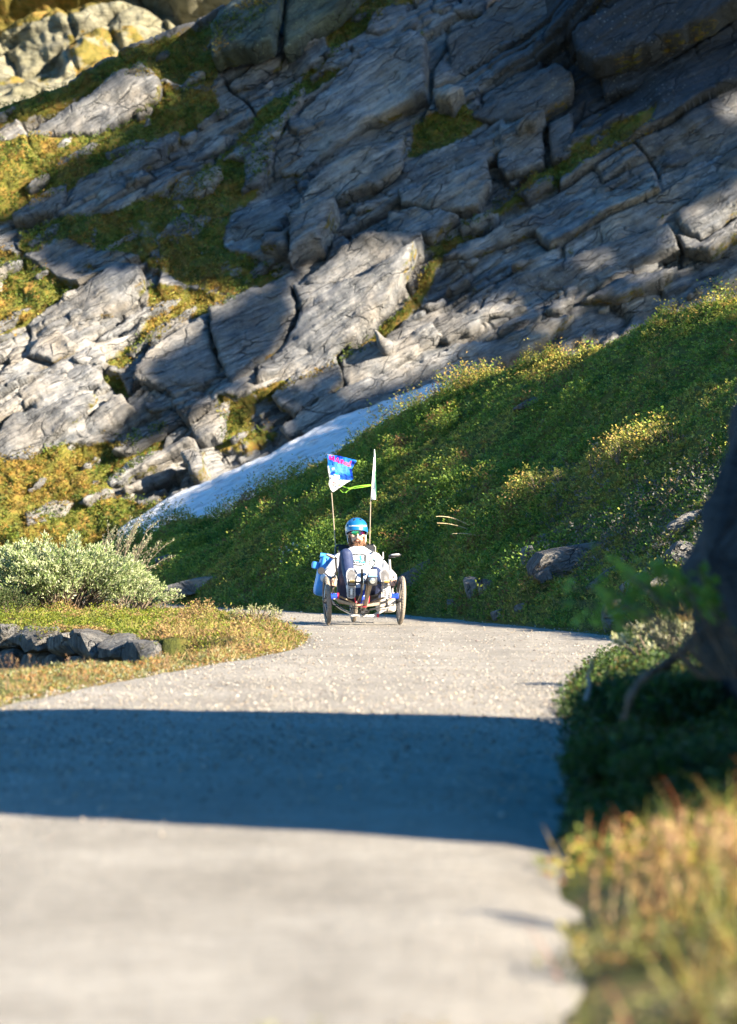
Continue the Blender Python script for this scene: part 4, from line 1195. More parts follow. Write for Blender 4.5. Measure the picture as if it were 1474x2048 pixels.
me = sprigs('foreground_plants', P, vr.uniform(.03, .12, n) * (.5 + .9 * h), vr, 6, (.012, .028), col)
link('foreground_plants', me, M['leaf'], kind='stuff')
P, d = ground_pts(16000, .2, 1.9, 5.5, 11.6, lambda x, y, d: (d > -.02) & (x > 0) & (d < 1.1))
k = (d > (fbm(P[:, 0] * 2 + 9, P[:, 1] / .8, 772, 3) - .40) * 1.1) & (vr.uniform(0, 1, len(P)) < smooth(.42, .66, fbm(P[:, 0] / .13, P[:, 1] / .35, 770, 3)) * .40); P = P[k]; n = len(P)
grass_patch('foreground_grass', P, vr.uniform(.05, .21, n), pal([(.24, .14, .04), (.24, .16, .05), (.27, .09, .03), (.13, .15, .03), (.20, .20, .035)], [1.5, 1, 2, 4, 3], n, vr), vr.uniform(.004, .008, n), .25)
# pale blurred tufts at the very bottom edge
P, d = ground_pts(9000, -.55, .55, 4.6, 7.2, lambda x, y, d: (x > -.35 + (7.2 - y) * .0))
k = vr.uniform(0, 1, len(P)) < smooth(.46, .62, fbm(P[:, 0] / .14, P[:, 1] / .5, 765, 2)) * smooth(-.35, .35, P[:, 0] + .1) * .35; P = P[k]; P[:, 2] = np.maximum(P[:, 2], 0); n = len(P)
me = sprigs('pale_tufts', P, vr.uniform(.03, .09, n), vr, 7, (.012, .025), pal([(.30, .29, .17), (.24, .25, .10), (.30, .22, .10)], [2, 1, 1], n, vr))
link('pale_tufts', me, M['leaf'], kind='stuff')
def grass_clump(label, cx, cy, n, hmin, hmax, spread, cols, seedhead=True, bend=.18, group=None, name='grass_clump'):
    t = thing(name, label, 'grass', (cx, cy, gz(cx, cy) if cy < 41 else 0), group=group)
    P = np.stack([vr.normal(size=n) * spread, vr.normal(size=n) * spread, np.zeros(n) - .02], 1)
    H = vr.uniform(hmin, hmax, n)
    tip = P + np.stack([vr.normal(size=n) * .18 * H, vr.normal(size=n) * .18 * H, H], 1)
    me, tips = blades_mesh('stems', P, tip, vr.uniform(.002, .004, n) * (3.2 if cy < 12 else 1), pal(cols, [1] * len(cols), n, vr), vr, bend)
    st = link('stems', me, M['blade'], parent=t); st['kind'] = 'stuff'
    if seedhead:
        q = 12
        b = np.repeat(tips, q, 0) + np.stack([vr.normal(size=n * q) * .004, vr.normal(size=n * q) * .004, vr.uniform(-.05, .012, n * q)], 1) * 1.0
        me = leaves_mesh('seed_heads', b, np.tile([[0, 0, 1.]], (n * q, 1)) + vr.normal(size=(n * q, 3)) * .35, vr.uniform(.008, .016, n * q) * (1.8 if cy < 12 else 1), vr.uniform(.003, .006, n * q) * (2 if cy < 12 else 1), pal([(.34, .19, .10), (.38, .26, .13)], [1, 1], n * q, vr), vr)
        sh = link('seed_heads', me, M['blade'], parent=t); sh['kind'] = 'stuff'
    return t
grass_clump('tallest blurred reddish grass with seed heads before the dark shrub', .74, 9.6, 22, .17, .29, .04, [(.30, .17, .07), (.34, .22, .09)])
grass_clump('blurred reddish grass stems at the right frame edge in the foreground', .90, 9.4, 22, .14, .24, .05, [(.30, .16, .08), (.22, .17, .05)])
grass_clump('blurred pale grass stalks left of the tallest reddish grass', .62, 9.7, 8, .12, .19, .04, [(.38, .26, .14), (.30, .22, .10)])
for i, (px_, py_, hh_, lab) in enumerate([(25, 1395, .28, 'tall blurred reddish grass at the left frame edge before the wall'), (75, 1392, .20, 'thin dry stalks just right of the tallest grass at the left edge'), (150, 1380, .23, 'single reddish grass clump in front of the middle of the stone wall'), (330, 1345, .14, 'short dry stalks before the right end of the stone wall')]):
    d_ = F / (py_ - HY) * 1.03; x_ = (px_ - CX) / F * d_
    grass_clump(lab, x_, d_, 9, hh_ * .6, hh_, .05, [(.36, .20, .12), (.42, .28, .16), (.30, .16, .09)])
# small upright plants on the verge nose against the bright road
for i, (px_, py_, hh_, lab) in enumerate([(355, 1222, .10, 'small reddish stalk left of the others at the back of the verge'), (405, 1222, .11, 'second thin stalk at the back edge of the verge'), (445, 1224, .09, 'short brown stalks right of centre on the back edge of the verge'), (480, 1226, .10, 'brown seed stalks just before the pale leafy sprigs')]):
    h_ = px_hit(px_, py_ + 8, ('ground', 'road'))
    if h_: grass_clump(lab, h_[0].x, h_[0].y, 5, hh_ * .7, hh_, .02, [(.34, .22, .12)])
bush('willow_shrub', 'little pale leafy sprigs at the right end of the verge beside the road', 'plant', (-1.02, 34.8, gz(-1.02, 34.8)), .26, .3, .17, 26, 420, (.016, .03, .4), [(.36, .36, .2), (.26, .28, .1)], [1, 1], 82, sparse=True)

# cotton grass, sprigs and dry blades on the hillside -----------------------------
cg = None
for i, (px_, py_) in enumerate([(560, 1098), (586, 1088), (594, 1092), (567, 1106), (615, 1093), (573, 1094), (578, 1101), (563, 1121), (584, 1101)]):
    h_ = px_hit(px_, py_ + 16, ('hill',))
    if not h_: continue
    p = h_[0]; hz_ = 16 * p.y / F
    t = thing('cotton_grass', 'white cotton grass tuft on a thin stem in the grass left of the rider', 'flower', (p.x, p.y, p.z), group='cotton grass left of the rider')
    V, Fc = tube_np([(0, 0, -.02), (.004, 0, hz_ * .5), (0, 0, hz_)], .0015, 4)
    link('stem', mesh_np('stem', V, Fc), M['bark'], parent=t)
    b = vr.normal(size=(60, 3)) * .006 + np.array([0, 0, hz_])
    link('tuft', leaves_mesh('tuft', b, vr.normal(size=(60, 3)) + np.array([0, 0, -.3]), vr.uniform(.008, .02, 60), vr.uniform(.004, .008, 60), np.tile([[.85, .85, .82]], (60, 1)), vr), M['blade'], parent=t)
for i, (px_, py_, top, lab) in enumerate([(1210, 672, 30, 'tallest leafy sprig standing above the sunlit ridge'), (1090, 722, 18, 'low leafy sprig left of the tallest one on the ridge'), (1142, 695, 20, 'small sprig between the two others on the sunlit ridge'), (1320, 892, 40, 'tall leafy sprig above the middle of the second sunlit crest'), (1345, 888, 36, 'rightmost twig of leaves on the second sunlit crest'), (1240, 925, 46, 'arching leafy twig at the centre of the second sunlit crest'), (1185, 942, 40, 'leaning leafy twig left of the arching one'), (1075, 985, 44, 'bare reddish twig at the left of the second sunlit crest'), (1120, 968, 30, 'short leafy twig right of the bare reddish one')]):
    h_ = px_hit(px_, py_, ('hill',))
    if not h_: continue
    p = h_[0]; hz_ = top * p.y / F
    bush('willow_sprig', lab, 'plant', (p.x, p.y, p.z), .10, .08, hz_ * 1.05, 7, 150, (.018, .03, .42), [(.22, .25, .05), (.28, .25, .06)], [1, 1], 90 + i, sparse=True, lean=(-.2 if i > 2 else .1, 0))
for i, (a_, b_, c_, lab) in enumerate([((940, 1052), (905, 1030), (872, 1033), 'upper pale dry grass blade arching out of the heath'), ((935, 1058), (905, 1046), (874, 1046), 'lower pale dry grass blade arching below the other one'), ((960, 1072), (925, 1064), (903, 1068), 'shortest pale dry blade drooping right of the two arching ones')]):
    h_ = px_hit(a_[0], a_[1], ('hill',))
    d_ = h_[0].y - .05
    s = np.linspace(0, 1, 9)[:, None]
    q = (1 - s) ** 2 * np.array(at(*a_, d_)) + 2 * s * (1 - s) * np.array(at(*b_, d_ - .1)) + s * s * np.array(at(*c_, d_ - .2))
    V, Fc = tube_np(q, np.linspace(.006, .003, 9), 5)
    link('dry_blade', mesh_np('dry_blade', V, Fc), plain('straw', (.50, .38, .22), .7, var=.15), label=lab, cat='grass blade')

# loose gravel on the road ---------------------------------------------------------
def gravel():
    n = 110000
    d = 1 / vr.uniform(1 / 46., 1 / 7., n); x = vr.uniform(-.1, .1, n) * d
    ok = inside(ROADPOLY, x, d); x, d = x[ok], d[ok]; n = len(x)
    cl = fbm(x / .5, d / 1.6, 780, 3); k = vr.uniform(0, 1, n) < (.25 + cl) * smooth(12, 20, d)
    x, d = x[k], d[k]; n = len(x)
    r = .0035 + .006 * vr.uniform(0, 1, n) ** 2.5 + .008 * (vr.uniform(0, 1, n) > .994)
    octa = np.array([[1, 0, 0], [-1, 0, 0], [0, 1, 0], [0, -1, 0], [0, 0, 1], [0, 0, -1]], float)
    Fo = np.array([[0, 2, 4], [2, 1, 4], [1, 3, 4], [3, 0, 4], [2, 0, 5], [1, 2, 5], [3, 1, 5], [0, 3, 5]])
    V = octa[None] * r[:, None, None] * vr.uniform(.6, 1.4, (n, 6, 1)) * np.array([1.15, 1.15, .8])
    an = vr.uniform(0, 6.28, n); ca, sa = np.cos(an), np.sin(an)
    V = np.stack([V[..., 0] * ca[:, None] - V[..., 1] * sa[:, None], V[..., 0] * sa[:, None] + V[..., 1] * ca[:, None], V[..., 2]], -1)
    z = road_z(x, d) + r * .35
    V += np.stack([x, d, z], -1)[:, None]
    Fc = (np.arange(n)[:, None, None] * 6 + Fo[None]).reshape(-1, 3)
    me = mesh_np('loose_gravel', V.reshape(-1, 3), Fc, False)
    c = pal([(.40, .37, .32), (.30, .27, .23), (.17, .15, .13), (.48, .45, .40), (.36, .29, .21)], [3, 3, 5, .4, 1], n, vr, .15)
    attr_c(me, 'col', np.repeat(c, 6, 0))
    t = NT('pebble'); c = t.n('ShaderNodeAttribute', attribute_name='col').outputs['Color']
    t.color(t.mix(.4, c, t.ramp(t.noise(t.coord(), 160, 3, .7), [(.3, .5), (.7, 1.)]), 'MULTIPLY')); t.rough(.9, .2)
    link('loose_gravel', me, t.m, kind='stuff')
gravel()
# ------------------------------------------------------------------ the tricycle
class G:
    """collects shapes, then makes one mesh of them"""
    def __init__(s): s.V = []; s.F = []
    def add(s, V, Fc):
        o = len(s.V); s.V += [tuple(map(float, v)) for v in V]; s.F += [[i + o for i in f] for f in Fc]; return s
    def tube(s, pts, r, ns=8):
        pts = np.asarray(pts, float); V, Fc = tube_np(pts, r, ns); n = len(pts)
        Fl = [list(f) for f in Fc]; Fl.append(list(range(ns))[::-1]); Fl.append([(n - 1) * ns + i for i in range(ns)])
        return s.add(V[:n * ns], Fl)
    def box(s, c, size, rot=None, bev=.12):
        bm = bmesh.new(); bmesh.ops.create_cube(bm, size=1)
        bmesh.ops.scale(bm, vec=size, verts=bm.verts)
        if bev: bmesh.ops.bevel(bm, geom=bm.edges[:], offset=min(size) * bev, segments=2, affect='EDGES', profile=.6)
        m = Matrix.Translation(c) @ (rot.to_4x4() if rot is not None else Matrix())
        bm.transform(m); bm.verts.index_update()
        s.add([v.co[:] for v in bm.verts], [[v.index for v in f.verts] for f in bm.faces]); bm.free(); return s
    def ball(s, c, r, rot=None, sub=2):
        bm = bmesh.new(); bmesh.ops.create_icosphere(bm, subdivisions=sub, radius=1)
        r = (r, r, r) if np.isscalar(r) else r
        bmesh.ops.scale(bm, vec=r, verts=bm.verts)
        bm.transform(Matrix.Translation(c) @ (rot.to_4x4() if rot is not None else Matrix())); bm.verts.index_update()
        s.add([v.co[:] for v in bm.verts], [[v.index for v in f.verts] for f in bm.faces]); bm.free(); return s
    def lathe(s, prof, c=(0, 0, 0), axis='X', n=40, closed=True):
        """prof: (along axis, radius) pairs"""
        P = np.array(prof, float); m = len(P); a = np.linspace(0, 2 * np.pi, n, endpoint=False)
        V = []
        for t in a:
            for u, r in P:
                p = (u, r * math.cos(t), r * math.sin(t))
                if axis == 'Y': p = (p[1], p[0], p[2])
                if axis == 'Z': p = (p[1], p[2], p[0])
                V.append((p[0] + c[0], p[1] + c[1], p[2] + c[2]))
        Fl = []
        for i in range(n):
            for k in range(m if closed else m - 1):
                k2 = (k + 1) % m; j = (i + 1) % n
                Fl.append([i * m + k, i * m + k2, j * m + k2, j * m + k])
        return s.add(V, Fl)
    def build(s, name, mat, parent=None, sm=True, **kw):
        me = bpy.data.meshes.new(name); me.from_pydata(s.V, [], s.F); me.update()
        bm = bmesh.new(); bm.from_mesh(me); bmesh.ops.recalc_face_normals(bm, faces=bm.faces); bm.to_mesh(me); bm.free()
        me.polygons.foreach_set('use_smooth', np.full(len(me.polygons), sm))
        if sm:
            try: me.set_sharp_from_angle(angle=math.radians(40))
            except Exception: pass
        return link(name, me, mat, parent=parent, **kw)

M['tyre'] = plain('dusty_tyre', (.23, .195, .16), .9, spec=.2, var=.35, scale=70, bump=.01)
M['rim'] = plain('dark_rim', (.05, .05, .055), .4, .6)
M['black'] = plain('black_plastic', (.022, .022, .025), .45)
M['cable'] = plain('cable', (.015, .015, .017), .6)
M['steel'] = plain('steel', (.55, .54, .52), .3, 1.0)
M['sandmetal'] = plain('tan_dusty_metal', (.33, .27, .20), .45, .25, var=.3)
M['palemetal'] = plain('pale_metal', (.62, .60, .56), .4, .2, var=.2)
M['redano'] = plain('red_anodised', (.62, .03, .06), .35, .2)
M['blueano'] = plain('blue_anodised', (.02, .07, .62), .3, .25, coat=.4)
M['seatmesh'] = plain('black_seat_mesh', (.018, .02, .026), .85, var=.4, scale=300, bump=.004)
M['blueplastic'] = plain('pale_blue_plastic', (.16, .33, .62), .35, coat=.3)
M['white'] = plain('white_plastic', (.78, .78, .76), .4, var=.06)
M['glassy'] = plain('mirror_glass', (.55, .6, .66), .05, 1.0, var=.05)
M['lens'] = plain('lamp_lens', (.62, .64, .62), .08, .8, var=.1)
M['gold'] = plain('brass_cleat', (.62, .40, .12), .35, .7)

TX, TY, TRZ = -.045, 39.0, math.radians(6)
trike = thing('recumbent_tricycle', 'low three wheeled recumbent tricycle carrying the bearded rider along the gravel road', 'tricycle', (TX, TY, .005), rz=TRZ)

def wheel(name, x, y, r=.245, camber=0, hub=True, fender=False):
    tw = .024
    g = G(); a = np.linspace(0, 2 * np.pi, 12, endpoint=False)
    g.lathe([(tw * math.cos(t) * 1.0, r - tw + tw * math.sin(t) * (1.0 if math.sin(t) > 0 else .9)) for t in a], n=64)
    # tread blocks
    for i in range(56):
        an = 2 * math.pi * i / 56
        for sx in (-1, 0, 1):
            aa = an + (.05 if sx == 0 else 0); rr = r - (.0 if sx == 0 else .006)
            g.box((sx * .012, math.cos(aa) * rr, math.sin(aa) * rr), (.009, .012, .005), Matrix.Rotation(aa - math.pi / 2, 3, 'X'), 0)
    o = g.build(name, M['tyre'], trike, loc=(x, y, r))
    o.rotation_euler = (0, camber, 0)
    q = G().lathe([(-.014, r - .052), (.014, r - .052), (.016, r - .036), (-.016, r - .036)], n=56); q.build('rim', M['rim'], o)
    s = G()
    for i in range(24):
        an = 2 * math.pi * i / 24; sx = .028 if i % 2 else -.028
        s.tube([(sx, math.cos(an + .35) * .03, math.sin(an + .35) * .03), (0, math.cos(an) * (r - .048), math.sin(an) * (r - .048))], .0016, 4)
    sp = s.build('spokes', M['steel'], o); sp['kind'] = 'stuff'
    G().lathe([(-.045, .012), (-.04, .03), (-.025, .034), (-.02, .02), (.02, .02), (.025, .034), (.04, .03), (.045, .012)], n=24).build('hub', M['rim'], o)
    return o
wl_ = wheel('front_wheel', -.378, 0, camber=-.05)
wr_ = wheel('front_wheel', .378, 0, camber=.05)
wb_ = wheel('rear_wheel', 0, 1.06, r=.25)

g = G()
g.tube([(0, -.66, .44), (0, -.40, .34), (0, -.12, .20), (0, .05, .165), (0, .45, .20), (0, .62, .26)], .024, 12)
g.tube([(-.01, .60, .25), (-.075, .85, .26), (-.075, 1.06, .25)], .013); g.tube([(.01, .60, .25), (.075, .85, .26), (.075, 1.06, .25)], .013)
g.tube([(0, .62, .26), (0, .86, .70)], .014)
g.build('main_frame', M['sandmetal'], trike)
a = np.linspace(-1, 1, 17)
g = G(); V = []; Fl = []
for t in a:
    x = t * .315; z = .195 + .075 * t * t
    for dy, dz in ((-.014, -.013), (.014, -.013), (.014, .013), (-.014, .013)): V.append((x, dy - .02, z + dz))
for i in range(16):
    for k in range(4): Fl.append([i * 4 + k, i * 4 + (k + 1) % 4, i * 4 + 4 + (k + 1) % 4, i * 4 + 4 + k])
Fl += [[0, 1, 2, 3], [64, 65, 66, 67]]
g.add(V, Fl).build('cross_member', M['sandmetal'], trike, sm=False)
for sx, m in ((-1, 'palemetal'), (1, 'palemetal')):
    G().tube([(sx * .33, .03, .235), (sx * .24, .03, .165), (sx * .10, .02, .09)], .013 if sx < 0 else .016, 9).build('brace', M[m], trike)
    G().tube([(sx * .34, -.03, .20), (sx * .05, -.06, .155)], .005, 6).build('tie_rod', M['cable'], trike)
    G().tube([(sx * .30, -.02, .31), (sx * .16, .10, .25), (sx * .05, .2, .20)], .011).build('seat_strut', M['sandmetal'], trike)
    g = G().lathe([(-.038, .012), (-.036, .034), (.036, .034), (.038, .012)], (sx * .312, -.005, .285), 'X', 24); g.build('drum', M['blueano'], trike)
    G().lathe([(-.007, .020), (-.007, .038), (.007, .038), (.007, .020)], (sx * .266, -.005, .285), 'X', 24).build('drum_flange', M['redano'], trike)
    G().tube([(sx * .33, 0, .20), (sx * .345, 0, .25), (sx * .335, 0, .33)], .012).build('kingpin', M['black'], trike)
g = G().box((-.0, .0, .088), (.25, .022, .024), bev=.3); g.ball((-.13, 0, .088), .014); g.build('chain_guard', M['palemetal'], trike)
G().box((.142, -.005, .089), (.022, .026, .036), bev=.25).build('guard_cap', M['redano'], trike)
g = G()
for c, r in (((-.03, .0, .13), .026), ((.02, .0, .135), .022), ((-.005, -.02, .105), .02)):
    g.lathe([(-.008, .006), (-.008, r), (.008, r), (.008, .006)], c, 'Y', 14)
g.box((0, -.01, .125), (.075, .03, .03)); g.build('chain_idler', M['black'], trike, sm=False)
g = G()
for i in range(9):
    an = i * .7
    g.ball((.045 * math.cos(an * 2.3), -.03, .13 + .03 * math.sin(an * 1.7)), .007, sub=1)
g.build('bolts', M['steel'], trike)['kind'] = 'stuff'
g = G().tube([(-.115, -.15, .305), (-.10, -.15, .235), (-.085, -.15, .215), (.015, -.15, .215), (.03, -.15, .23), (.035, -.15, .295), (.02, -.15, .305)], .0075, 7); g.build('bracket', M['redano'], trike)
G().box((-.035, -.14, .185), (.09, .012, .012)).build('lower_bracket', M['redano'], trike)
g = G().lathe([(0, .0), (0, .03), (.02, .033), (.09, .033), (.105, .022), (.14, .02), (.145, 0)], (-.03, -.15, .215), 'Z', 20, closed=False); g.build('blue_cylinder', M['blueano'], trike)  # blue bottle-shaped cylinder standing on the bracket
G().lathe([(0, .024), (.05, .026), (.075, .02), (.075, .0), (0, 0)], (-.028, -.15, .355), 'Z', 18).build('cylinder_cap', M['blueplastic'], trike)
G().tube([(-.085, -.62, .57), (-.085, -.60, .44), (-.07, -.45, .33), (-.06, -.2, .24)], .013, 8).build('derailleur_post', M['black'], trike)
g = G(); g.tube([(-.05, -.62, .52), (-.06, -.5, .38), (-.1, -.25, .22), (-.075, .0, .13)], .004, 5); g.tube([(-.03, -.62, .50), (-.03, -.5, .36), (-.05, -.25, .2), (-.03, .0, .14)], .004, 5); g.build('chain', M['sandmetal'], trike)
# crank, pedals
PL, PR = (-.170, -.47, .435), (.150, -.725, .435)
g = G().tube([(-.10, -.60, .435), (.10, -.60, .435)], .017, 12)
g.build('crank_axle', M['black'], trike)
g = G().lathe([(-.002, .03), (-.003, .075), (-.001, .08), (.001, .08), (.003, .075), (.002, .03)], (-.075, -.60, .435), 'X', 40); g.build('chainring', M['steel'], trike)
for P_, sx in ((PL, -1), (PR, 1)):
    G().tube([(sx * .09, -.60, .435), (sx * .105, (P_[1] - .6) / 2 + .0, .435), (sx * .115, P_[1] + .03, .435), (P_[0], P_[1] + .03 - .03, .435)], [.013, .011, .010, .007], 8).build('crank_arm', M['black'], trike)
    g = G().box((P_[0], P_[1] - .004, P_[2]), (.088, .022, .018)); g.box((P_[0] - .036, P_[1] - .004, P_[2]), (.012, .026, .062)); g.box((P_[0] + .036, P_[1] - .004, P_[2]), (.012, .026, .062)); g.box((P_[0], P_[1] - .004, P_[2] - .03), (.06, .02, .01))
    pd = g.build('pedal', M['black'], trike)
    G().box((P_[0], P_[1] - .017, P_[2] + .012), (.05, .008, .022)).build('cleat', M['gold'], pd)
# lamp block on the boom tip
G().box((.015, -.67, .535), (.085, .06, .062), bev=.25).build('lamp_cover', M['white'], trike)
G().box((.015, -.672, .500), (.088, .062, .016), bev=.25).build('lamp_band', M['blueplastic'], trike)
lh = G().box((.012, -.665, .447), (.098, .07, .085), bev=.2).build('headlight', M['black'], trike)
G().lathe([(0, 0), (0, .026), (-.006, .030), (-.012, .026), (-.014, 0)], (.012, -.700, .452), 'Y', 24).build('lens', M['lens'], lh)
g = G().lathe([(-.008, .026), (-.008, .036), (.010, .036), (.010, .026)], (.025, -.55, .632), 'Y', 28); g.tube([(.025, -.55, .60), (.025, -.58, .56)], .008); di = g.build('dial', M['black'], trike)
G().lathe([(0, 0), (0, .027), (-.004, .027), (-.006, 0)], (.025, -.548, .632), 'Y', 24).build('dial_face', M['white'], di)
# seat
def seat():
    us = np.linspace(-1, 1, 13); vs = np.linspace(0, 1, 22); V = []
    cy = np.interp(vs, [0, .28, .36, .46, 1], [.02, .26, .33, .38, .83]); cz = np.interp(vs, [0, .28, .36, .46, 1], [.285, .215, .22, .28, .80])
    for y, z, v in zip(cy, cz, vs):
        w = np.interp(v, [0, .3, .6, .9, 1], [.14, .19, .19, .20, .18])
        for u in us: V.append((u * w, y + .02 * u * u * (v > .4) * -1.2, z + .03 * u * u * (v < .4)))
    n = len(us); Fl = [[i * n + k, i * n + k + 1, (i + 1) * n + k + 1, (i + 1) * n + k] for i in range(len(vs) - 1) for k in range(n - 1)]
    m = len(V); V2 = [(x, y + .022, z - .012) for x, y, z in V]
    Fl2 = [[m + q for q in f][::-1] for f in Fl]
    rim = []
    for k in range(n - 1): rim += [[k + 1, k, m + k, m + k + 1]]; b = (len(vs) - 1) * n + k; rim += [[b, b + 1, m + b + 1, m + b]]
    for i in range(len(vs) - 1): rim += [[i * n, (i + 1) * n, m + (i + 1) * n, m + i * n]]; b = i * n + n - 1; rim += [[b + n, b, m + b, m + b + n]]
    G().add(V + V2, Fl + Fl2 + rim).build('seat', M['seatmesh'], trike)
seat()
G().tube([(-.205, .86, .55), (-.205, .87, .78), (-.19, .87, .80), (.19, .87, .80), (.205, .87, .78), (.205, .86, .55)], .013, 9).build('seat_frame', M['black'], trike)
# handlebars, levers and mirrors
for sx in (-1, 1):
    g = G().tube([(sx * .10, .20, .20), (sx * .24, .18, .22), (sx * .30, .14, .30), (sx * .305, .12, .44), (sx * .275, .08, .54), (sx * (.285 if sx < 0 else .265), .05, .66)], .012, 9)
    g.build('handlebar', M['palemetal'] if sx > 0 else M['sandmetal'], trike)
    G().tube([(sx * .305, .125, .37), (sx * .30, .115, .49)], .019, 12).build('grip', M['black'], trike)
    G().tube([(sx * .285, .09, .51), (sx * .27, .06, .45), (sx * .275, .065, .38)], .006, 6).build('brake_lever', M['steel'], trike)
    x0 = -.285 if sx < 0 else .265
    V = []; prof = [(-.065, 0), (-.05, .018), (0, .025), (.045, .022), (.065, .006)]
    g = G()
    cx = x0 + (-.045 if sx < 0 else .055); tilt = .36 if sx < 0 else -.10
    g.ball((cx, .04, .690 if sx < 0 else .70), (.066, .04, .016 if sx < 0 else .020), Matrix.Rotation(tilt, 3, 'Y'), 3); g.tube([(x0, .05, .655), (x0, .045, .68)], .008)
    mi = g.build('mirror', M['black'] if sx > 0 else M['sandmetal'], trike)
    G().ball((cx, .036, .694 if sx < 0 else .706), (.056, .034, .013), Matrix.Rotation(tilt, 3, 'Y'), 3).build('mirror_glass', M['palemetal'], mi)
G().tube([(.20, .12, .50), (.205, .11, .60), (.205, .10, .735)], [.008, .010, .006], 7).build('bar_end', M['palemetal'], trike)
g = G().lathe([(-.008, 0), (-.008, .034), (0, .038), (.012, .030), (.016, 0)], (-.435, .03, .545), 'Y', 28, closed=False); g.tube([(-.41, .04, .53), (-.37, .06, .50), (-.30, .12, .44)], .006)
rm = g.build('round_mirror', M['black'], trike)
g = G()
for i, (p, q, r) in enumerate([((-.30, .12, .46), (-.36, -.08, .40), (-.315, -.02, .29)), ((.30, .12, .46), (.35, -.08, .38), (.315, -.02, .29)), ((-.30, .0, .22), (-.17, -.08, .07), (.05, -.05, .13)), ((.30, .0, .22), (.2, -.1, .17), (.02, -.06, .14)), ((-.28, .1, .5), (-.36, .02, .62), (-.40, .04, .53)), ((.24, .06, .25), (.2, .02, .12), (.225, .1, .08))]):
    s = np.linspace(0, 1, 9)[:, None]
    g.tube((1 - s) ** 2 * np.array(p) + 2 * s * (1 - s) * np.array(q) + s * s * np.array(r), .0042, 5)
g.build('brake_cables', M['cable'], trike)['kind'] = 'stuff'
g = G(); g.tube([(-.17, .82, .40), (-.17, 1.22, .42), (.17, 1.22, .42), (.17, .82, .40)], .009); g.tube([(-.1, .86, .41), (-.06, 1.05, .26)], .007); g.tube([(.1, .86, .41), (.06, 1.05, .26)], .007)
g.build('luggage_rack', M['black'], trike)

# bags on the rack
def bag(name, label, c, size, mat, trim, taper=.85, seed=1, lean=0.0, rolltop=True):
    t = thing(name, label, 'bag', (0, 0, 0)); t.location = Matrix.Rotation(TRZ, 3, 'Z') @ Vector(c) + Vector((TX, TY, 0)); t.rotation_euler = (0, lean, TRZ)
    bm = bmesh.new(); bmesh.ops.create_cube(bm, size=1); bmesh.ops.subdivide_edges(bm, edges=bm.edges[:], cuts=9, use_grid_fill=True)
    V = np.array([v.co[:] for v in bm.verts])
    rr = np.linalg.norm(V * 2, ord=6, axis=1); V = V / np.maximum(rr, 1)[:, None] * np.where(rr > 1, 1, 1)[:, None]
    V[:, 0] *= (1 - (1 - taper) * (V[:, 2] + .5)); V *= np.array(size); V[:, 2] += size[2] / 2
    V += ((fbm(V[:, 0] * 14 + V[:, 1] * 9, V[:, 2] * 16, seed, 3) - .5) * .022)[:, None] * unit(V - np.array([0, 0, size[2] / 2]))
    for v, p in zip(bm.verts, V): v.co = p
    g = G(); bm.verts.index_update(); g.add([v.co[:] for v in bm.verts], [[v.index for v in f.verts] for f in bm.faces]); bm.free()
    g.build('body', mat, t)
    if rolltop:
        G().tube([(-size[0] * .42, 0, size[2] * .99), (size[0] * .42, 0, size[2] * 1.0)], .028, 10).build('roll_top', trim, t)
        G().box((-size[0] * .62, -.02, size[2] * .73), (.075, .14, .075), bev=.3).build('side_pocket', trim, t)
    g = G(); g.box((0, -size[1] * .5 - .002, size[2] * .5), (.018, .006, size[2] * .94), bev=.2); g.build('strap', M['black'] if not rolltop else trim, t)
    return t
M['bluebag'] = plain('blue_tarpaulin', (.05, .26, .62), .5, var=.15, scale=14)
M['bluebag2'] = plain('deep_blue_tarpaulin', (.03, .20, .55), .5, var=.2, scale=14)
M['greybag'] = plain('pale_grey_canvas', (.50, .46, .40), .8, var=.15, scale=24)
bag('pannier', 'bright blue roll top pannier hanging at the left side of the tricycle', (-.365, .84, .28), (.17, .30, .42), M['bluebag'], M['bluebag2'], .72, 3, lean=.16)
bag('pannier', 'pale grey pannier hanging low behind the right wheel of the tricycle', (.325, .95, .105), (.20, .30, .22), M['greybag'], M['greybag'], .9, 4, rolltop=False)

